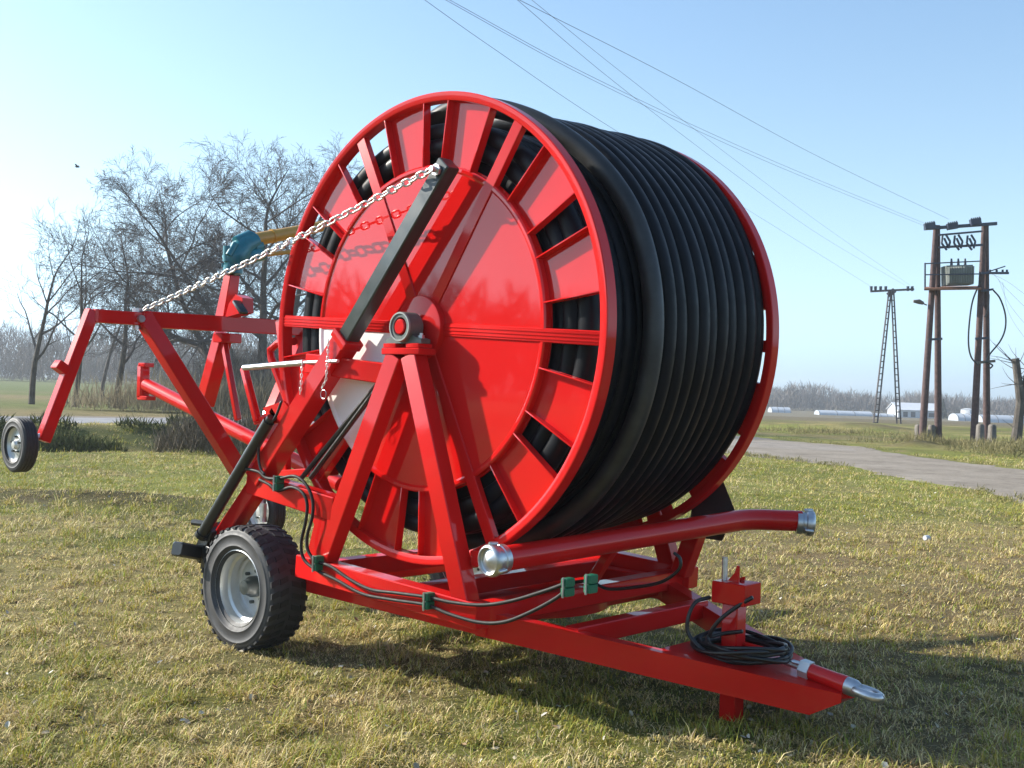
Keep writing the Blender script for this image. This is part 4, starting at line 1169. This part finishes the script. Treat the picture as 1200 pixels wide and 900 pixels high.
# street lamp head on the left leg
m = MB(); m.tube([pol(1086, 357.5), pol(1078, 354)], .03, 8); m.tube([pol(1082, 355.5), pol(1077, 353.5), pol(1070.5, 353)], [.07, .11, .06], 10); m.build('lamp_head', M['concrete'], tp)
# low voltage arms and cables on the right leg
hbar((1150, 320), (1182, 320), .10, .10, dep=D1-.2); hbar((1150, 321), (1178, 312), .05, .05, dep=D1-.2); hbar((1150, 341), (1164, 339), .09, .09, dep=D1-.2)
m = MB()
for px in (1160, 1168, 1175, 1180): m.tube([pol(px, 320, D1-.2), pol(px, 316, D1-.2)], .05, 8)
m.build('insulators', M['navy'], tp)
for ps in ([(1164, 340), (1172, 350), (1178, 368), (1178, 385), (1172, 400), (1160, 415), (1156, 424)], [(1149, 330), (1140, 352), (1136, 378), (1135, 402), (1138, 418), (1146, 428)], [(1159, 345), (1158, 362), (1154, 372)], [(1156, 424), (1163, 428), (1160, 432)]):
    m = MB(); m.tube(spl([pol(a, b, D1-.35) for a, b in ps]), .035, 6); m.build('cable', M['cable'], tp)
hbar((1145, 425), (1166, 423), .12, .12, dep=D1-.2, mat='concrete'); hbar((1088, 398), (1104, 397), .1, .1, dep=D1-.1); hbar((1143, 397), (1158, 396), .1, .1, dep=D1-.1)
for px, dep in ((1150, D1-3.0), (1164, D1-2.6), (1093, D1+.4), (1077.5, D1+.5)):
    g = gp(px, dep); g[2] = height(g[0], g[1]); m = MB(); hh = .95 if px > 1100 else .8
    m.bar(g-[0, 0, .2], g+[0, 0, hh], .42, .30, up=RH, ch=.06, w2=.36, h2=.24)
    tag(m.build('concrete_stub', M['concrete']), {1150: 'weathered concrete stub left of the pair before the right poles', 1164: 'weathered concrete stub right of the pair before the right poles', 1093: 'concrete stub between the two left poles', 1077.5: 'concrete stub just left of the left poles'}[px], 'stub', 'concrete stubs at the pole feet')

# lattice pylon
D2 = 93.0
lp_ = empty('lattice_pylon', gp(1040, D2), 'far slender A shaped lattice pylon with a crossarm', 'pylon')
def p2(px, py, k=0): return at_depth(px, py, D2+k)
for xb, xt, yb in ((1025.5, 1043, 497), (1053.5, 1046, 499)):
    m = MB()
    ends = []
    for o in (-2.4, 2.4):
        for k in (-.16, .16):
            a, b = p2(xb+o, yb+2, k), p2(xt+o*.55, 341, k); m.bar(a, b, .10, .10, up=(1, 0, 0), ch=.008); ends.append((a, b))
    for i in range(22):
        t = (i+.5)/22
        for (u_, w_) in ((0, 2), (1, 3)):
            p = ends[u_][0]*(1-t)+ends[u_][1]*t; t2 = t if i % 1 == 0 else t; q = ends[w_][0]*(1-t2)+ends[w_][1]*t2
            m.bar(p, q, .08, .08, ch=.004)
    m.build('lattice_leg', M['pylon'], lp_, smooth=0)
m = MB(); m.bar(p2(1020, 341.5), p2(1071, 339), .16, .16); m.bar(p2(1041, 346), p2(1048, 340), .3, .4); m.build('crossarm', M['pylon'], lp_)
for px in (1021, 1026, 1032, 1038, 1064, 1069):
    m = MB(); m.tube([p2(px, 341), p2(px, 335.5)], [.10, .13], 8); m.build('insulator', M['navy'], lp_)

# overhead wires
def wire(pts, r, lab):
    P = [at_depth(a, b, d) for a, b, d in pts]
    L = []; a, b = P[0], P[-1]
    for i in range(len(P)-1):
        for k in range(12): L.append(P[i]*(1-k/12)+P[i+1]*k/12)
    L.append(P[-1]); m = MB(); m.tube(spl([P[0]]+P[1:], 14), r, 6)
    tag(m.build('overhead_wire', M['wire'], smooth=180), lab, 'wire', 'overhead wires')
wire([(470, -20, 26), (580, 58, 31), (720, 152, 40), (870, 242, 60), (1021, 336, 93)], .006, 'thin wire lowest in the fan, vanishing behind the reel top towards the pylon')
wire([(505, -12, 20), (700, 93, 27), (900, 186, 37), (1084, 262, 51)], .0045, 'upper of two close wires running to the transformer pole')
wire([(497, -14, 20), (700, 96.5, 27), (900, 190, 37), (1084, 265, 51)], .0045, 'lower of two close wires running to the transformer pole')
wire([(585, -12, 20), (790, 92, 28), (960, 184, 39), (1112, 257, 51)], .005, 'wire highest on the right, ending at the middle arrester of the transformer pole')
wire([(590, -14, 27), (720, 96, 38), (850, 196, 55), (960, 275, 74), (1060, 334, 93)], .006, 'faint wire crossing the pair and running to the right end of the pylon')
wire([(606, -14, 27), (735, 90, 38), (862, 188, 55), (970, 268, 74), (1066, 334, 93)], .0055, 'faintest wire, just right of the one that crosses the pair')
for i, (y0, y1) in enumerate(((320, 352), (322, 372), (327, 398), (331, 420))):
    wire([(1160+i*5, y0, 50.8), (1185, (y0+y1)/2-3, 45), (1240, y1+25, 36)], .006, ['topmost low wire leaving the right pole towards the right edge', 'second low wire from the top leaving the right pole', 'third low wire from the top leaving the right pole', 'bottom low wire leaving the right pole towards the right edge'][i])

# ------------------------------------------------------------------ far farm buildings
def base_at(px, dep):
    p = gp(px, dep); p[2] = height(p[0], p[1])-.1; return p
def polytunnel(x0, x1, dep, h, w, lab, mat='polyfilm'):
    a, b = base_at(x0, dep), base_at(x1, dep)
    e = empty('polytunnel', (a+b)/2, lab, 'polytunnel', 'far farm tunnels')
    m = MB(); t = (b-a)/np.linalg.norm(b-a); n_ = np.array([-t[1], t[0], 0])
    prof = [(w/2*math.cos(q), h*math.sin(q)**.8 if math.sin(q) > 0 else 0) for q in np.linspace(0, math.pi, 13)]
    m.loft([[c+n_*u_+np.array([0, 0, z_]) for u_, z_ in prof] for c in (a, a*.75+b*.25, a*.5+b*.5, a*.25+b*.75, b)]); m.build('film_cover', M[mat], e, smooth=40)
    m = MB()
    k = max(3, int(np.linalg.norm(b-a)/5))
    for i in range(k+1):
        c = a+(b-a)*i/k; m.tube([c+n_*u_*1.01+np.array([0, 0, z_*1.01+.02]) for u_, z_ in prof], .06, 5)
    m.build('hoops', M['dark_open'], e)
polytunnel(903, 925, 340, 1.7, 6, 'short pale polytunnel nearest the red rear rim')
polytunnel(958, 1020, 320, 1.4, 6, 'long pale polytunnel left of the pylon')
polytunnel(1022, 1046, 320, 1.0, 5, 'low grey tunnel between the pylon and the white shed')
polytunnel(1118, 1142, 290, 1.9, 7, 'pale polytunnel between the two pairs of poles')
polytunnel(1146, 1200, 280, 1.9, 7, 'long pale polytunnel at the right edge behind the poles')
def shed(x0, x1, dep, h, hr, w, lab):
    a, b = base_at(x0, dep), base_at(x1, dep); t = (b-a)/np.linalg.norm(b-a); n_ = np.array([-t[1], t[0], 0])
    e = empty('farm_shed', (a+b)/2, lab, 'shed')
    m = MB(); m.loft([[a-n_*w/2, a+n_*w/2, a+n_*w/2+[0, 0, h], a+[0, 0, hr], a-n_*w/2+[0, 0, h]], [b-n_*w/2, b+n_*w/2, b+n_*w/2+[0, 0, h], b+[0, 0, hr], b-n_*w/2+[0, 0, h]]]); wl = m.build('wall', M['cladding'], e, smooth=0)
    m = MB()
    for sg in (-1, 1):
        q0, q1 = n_*sg*(w/2+.4)+np.array([0, 0, h-.1]), np.array([0, 0, hr+.08]); a2, b2 = a-t*.4, b+t*.4
        m.prism([a2+q0, b2+q0, b2+q1, a2+q1], (0, 0, .12))
    m.build('roof', M['shed_roof'], e, smooth=0)
    for f_, ww, hh in ((.12, 1.2, 1.4), (.3, 1.2, 1.4), (.72, 1.6, 1.1)):
        m = MB(); c = a+(b-a)*f_-n_*(w/2+.05); m.bar(c+[0, 0, 1.0], c+t*ww+[0, 0, 1.0], .08, hh); m.build('window', M['dark_open'], e)
    return e
shed(1047, 1096, 320, 2.2, 4.0, 9, 'white gabled farm shed behind the left poles')
g = base_at(1134, 292); m = MB(); m.box((g[0]-1.2, g[1]-1.2, g[2]), (g[0]+1.2, g[1]+1.2, g[2]+3.0), .05); e = m.build('farm_silo', M['cladding']); tag(e, 'small pale square silo between the poles', 'silo')
m = MB(); m.prism([(g[0]-1.3, g[1]-1.3, g[2]+3.0), (g[0]+1.3, g[1]-1.3, g[2]+3.0), (g[0], g[1]-1.3, g[2]+3.25)], (0, 2.6, 0)); m.build('roof', M['shed_roof'], e)
# conifer beside the shed
g = base_at(1106, 312)
e = empty('small_conifer', g, 'small dark pointed conifer right of the white shed', 'tree')
m = MB(); m.tube([g, g+[0, 0, 1]], .12, 6); m.build('trunk', M['bark'], e)
vs = []; rd = random.Random(4); m = MB()
for k in range(260):
    z = rd.uniform(.6, 5.6); rr = (5.8-z)*.28*rd.uniform(.6, 1.1); a = rd.random()*6.28
    p = g+np.array([0, 0, z]); q = p+np.array([rr*math.cos(a), rr*math.sin(a), -.25])
    s_ = np.array([-math.sin(a), math.cos(a), 0])*.22
    m.add([p, q+s_, q+np.array([0, 0, -.2]), q-s_], [(0, 1, 2, 3)])
dg = simple('dark_conifer_green', (.035, .045, .028), .9, var=.3, scale=2)
m.build('crown', dg, e, recalc=False, smooth=0)

# a tin box of white litter lying in the grass
c = G(1086, 633); m = MB(); m.lathe(c+[0, 0, .03], RH*.6+FH*.5, [(.001, -.05), (.03, -.05), (.036, -.03), (.034, .04), (.022, .06), (.001, .062)], 12)
tag(m.build('litter_cup', M['cladding']), 'crumpled white cup lying in the grass right of the pipe end', 'litter')

# small bird in the sky
c = at_depth(90.5, 195.5, 70); m = MB()
m.tube([c-RH*.16, c-RH*.05, c+RH*.08, c+RH*.16], [.01, .055, .05, .02], 8)
bird = m.build('bird', M['bird']); tag(bird, 'tiny dark bird in the pale sky at the upper left', 'bird')
m = MB()
for sg in (-1, 1): m.prism([c+RH*.07, c-RH*.06, c-RH*.08+FH*.22*sg+[0, 0, .12], c+RH*.02+FH*.24*sg+[0, 0, .13]], (0, 0, .008))
m.build('wings', M['bird'], bird)

# ------------------------------------------------------------------ air
HAZE = .0006
hm = bpy.data.materials.new('haze'); hm.use_nodes = True; hn = hm.node_tree
hn.nodes.remove(hn.nodes['Principled BSDF']); pv = hn.nodes.new('ShaderNodeVolumePrincipled')
pv.inputs['Density'].default_value = HAZE; pv.inputs['Color'].default_value = (.90, .95, 1.0, 1); pv.inputs['Anisotropy'].default_value = .3
hn.links.new(pv.outputs['Volume'], hn.nodes['Material Output'].inputs['Volume'])
m = MB(); m.add([(x, y, z) for x in (-1350, 1350) for y in (-1350, 1350) for z in (-5.0, 24.0)], [(0, 1, 3, 2), (4, 6, 7, 5), (0, 4, 5, 1), (2, 3, 7, 6), (0, 2, 6, 4), (1, 5, 7, 3)])
hz_ = m.build('haze', hm, smooth=0); hz_['kind'] = 'stuff'; hz_['label'] = 'thin pale winter haze over the fields'

# ------------------------------------------------------------------ sun and sky
SUN_EL, SUN_AZ = R(29), math.atan2(-.906, -.423)       # azimuth from +Y towards +X
sd = Vector((math.sin(SUN_AZ)*math.cos(SUN_EL), math.cos(SUN_AZ)*math.cos(SUN_EL), math.sin(SUN_EL)))
w = bpy.data.worlds.new('World'); scene.world = w; w.use_nodes = True
nt = w.node_tree; sky = nt.nodes.new('ShaderNodeTexSky'); sky.sky_type = 'NISHITA'; sky.sun_disc = False
sky.sun_elevation = SUN_EL; sky.sun_rotation = SUN_AZ % (2*math.pi); sky.altitude = 100
sky.air_density = 1.0; sky.dust_density = 1.1; sky.ozone_density = .6
bg = nt.nodes['Background']; bg.inputs['Strength'].default_value = .138

tc = nt.nodes.new('ShaderNodeTexCoord'); sx_ = nt.nodes.new('ShaderNodeSeparateXYZ'); nt.links.new(tc.outputs['Generated'], sx_.inputs['Vector'])
mr = nt.nodes.new('ShaderNodeMapRange'); mr.interpolation_type = 'SMOOTHSTEP'
mr.inputs['From Min'].default_value = -.02; mr.inputs['From Max'].default_value = .40; mr.inputs['To Min'].default_value = .90; mr.inputs['To Max'].default_value = .12
nt.links.new(sx_.outputs['Z'], mr.inputs['Value'])
bw = nt.nodes.new('ShaderNodeRGBToBW'); nt.links.new(sky.outputs['Color'], bw.inputs['Color'])
pale = nt.nodes.new('ShaderNodeMix'); pale.data_type = 'RGBA'; pale.blend_type = 'MULTIPLY'; pale.inputs['Factor'].default_value = 1
nt.links.new(bw.outputs['Val'], pale.inputs['A']); pale.inputs['B'].default_value = (.80, 1.0, 1.16, 1)
mxs = nt.nodes.new('ShaderNodeMix'); mxs.data_type = 'RGBA'; nt.links.new(mr.outputs['Result'], mxs.inputs['Factor'])
nt.links.new(sky.outputs['Color'], mxs.inputs['A']); nt.links.new(pale.outputs['Result'], mxs.inputs['B'])
tn_ = nt.nodes.new('ShaderNodeMix'); tn_.data_type = 'RGBA'; tn_.blend_type = 'MULTIPLY'; tn_.inputs['Factor'].default_value = 1
tn_.inputs['B'].default_value = (.78, .91, 1.00, 1); nt.links.new(mxs.outputs['Result'], tn_.inputs['A']); nt.links.new(tn_.outputs['Result'], bg.inputs['Color'])
ld = bpy.data.lights.new('sun', 'SUN'); ld.energy = 5.0; ld.angle = R(.53); ld.color = (1, .94, .84)
lo = bpy.data.objects.new('sun', ld); COL.objects.link(lo); lo.rotation_euler = sd.to_track_quat('Z', 'Y').to_euler()

# ------------------------------------------------------------------ camera and output
cd = bpy.data.cameras.new('camera'); co = bpy.data.objects.new('camera', cd); COL.objects.link(co)
cd.sensor_width = 36; cd.sensor_fit = 'HORIZONTAL'; cd.lens = FPX/1200*36; cd.clip_start = .1; cd.clip_end = 20000
co.matrix_world = Matrix(((RT[0], UP[0], -FW[0], CAM[0]), (RT[1], UP[1], -FW[1], CAM[1]), (RT[2], UP[2], -FW[2], CAM[2]), (0, 0, 0, 1)))
scene.camera = co
vs_ = scene.view_settings; vs_.view_transform = 'Standard'; vs_.look = 'None'; vs_.exposure = .88; vs_.gamma = 1; vs_.use_curve_mapping = False
scene.render.resolution_x, scene.render.resolution_y = 1024, 768
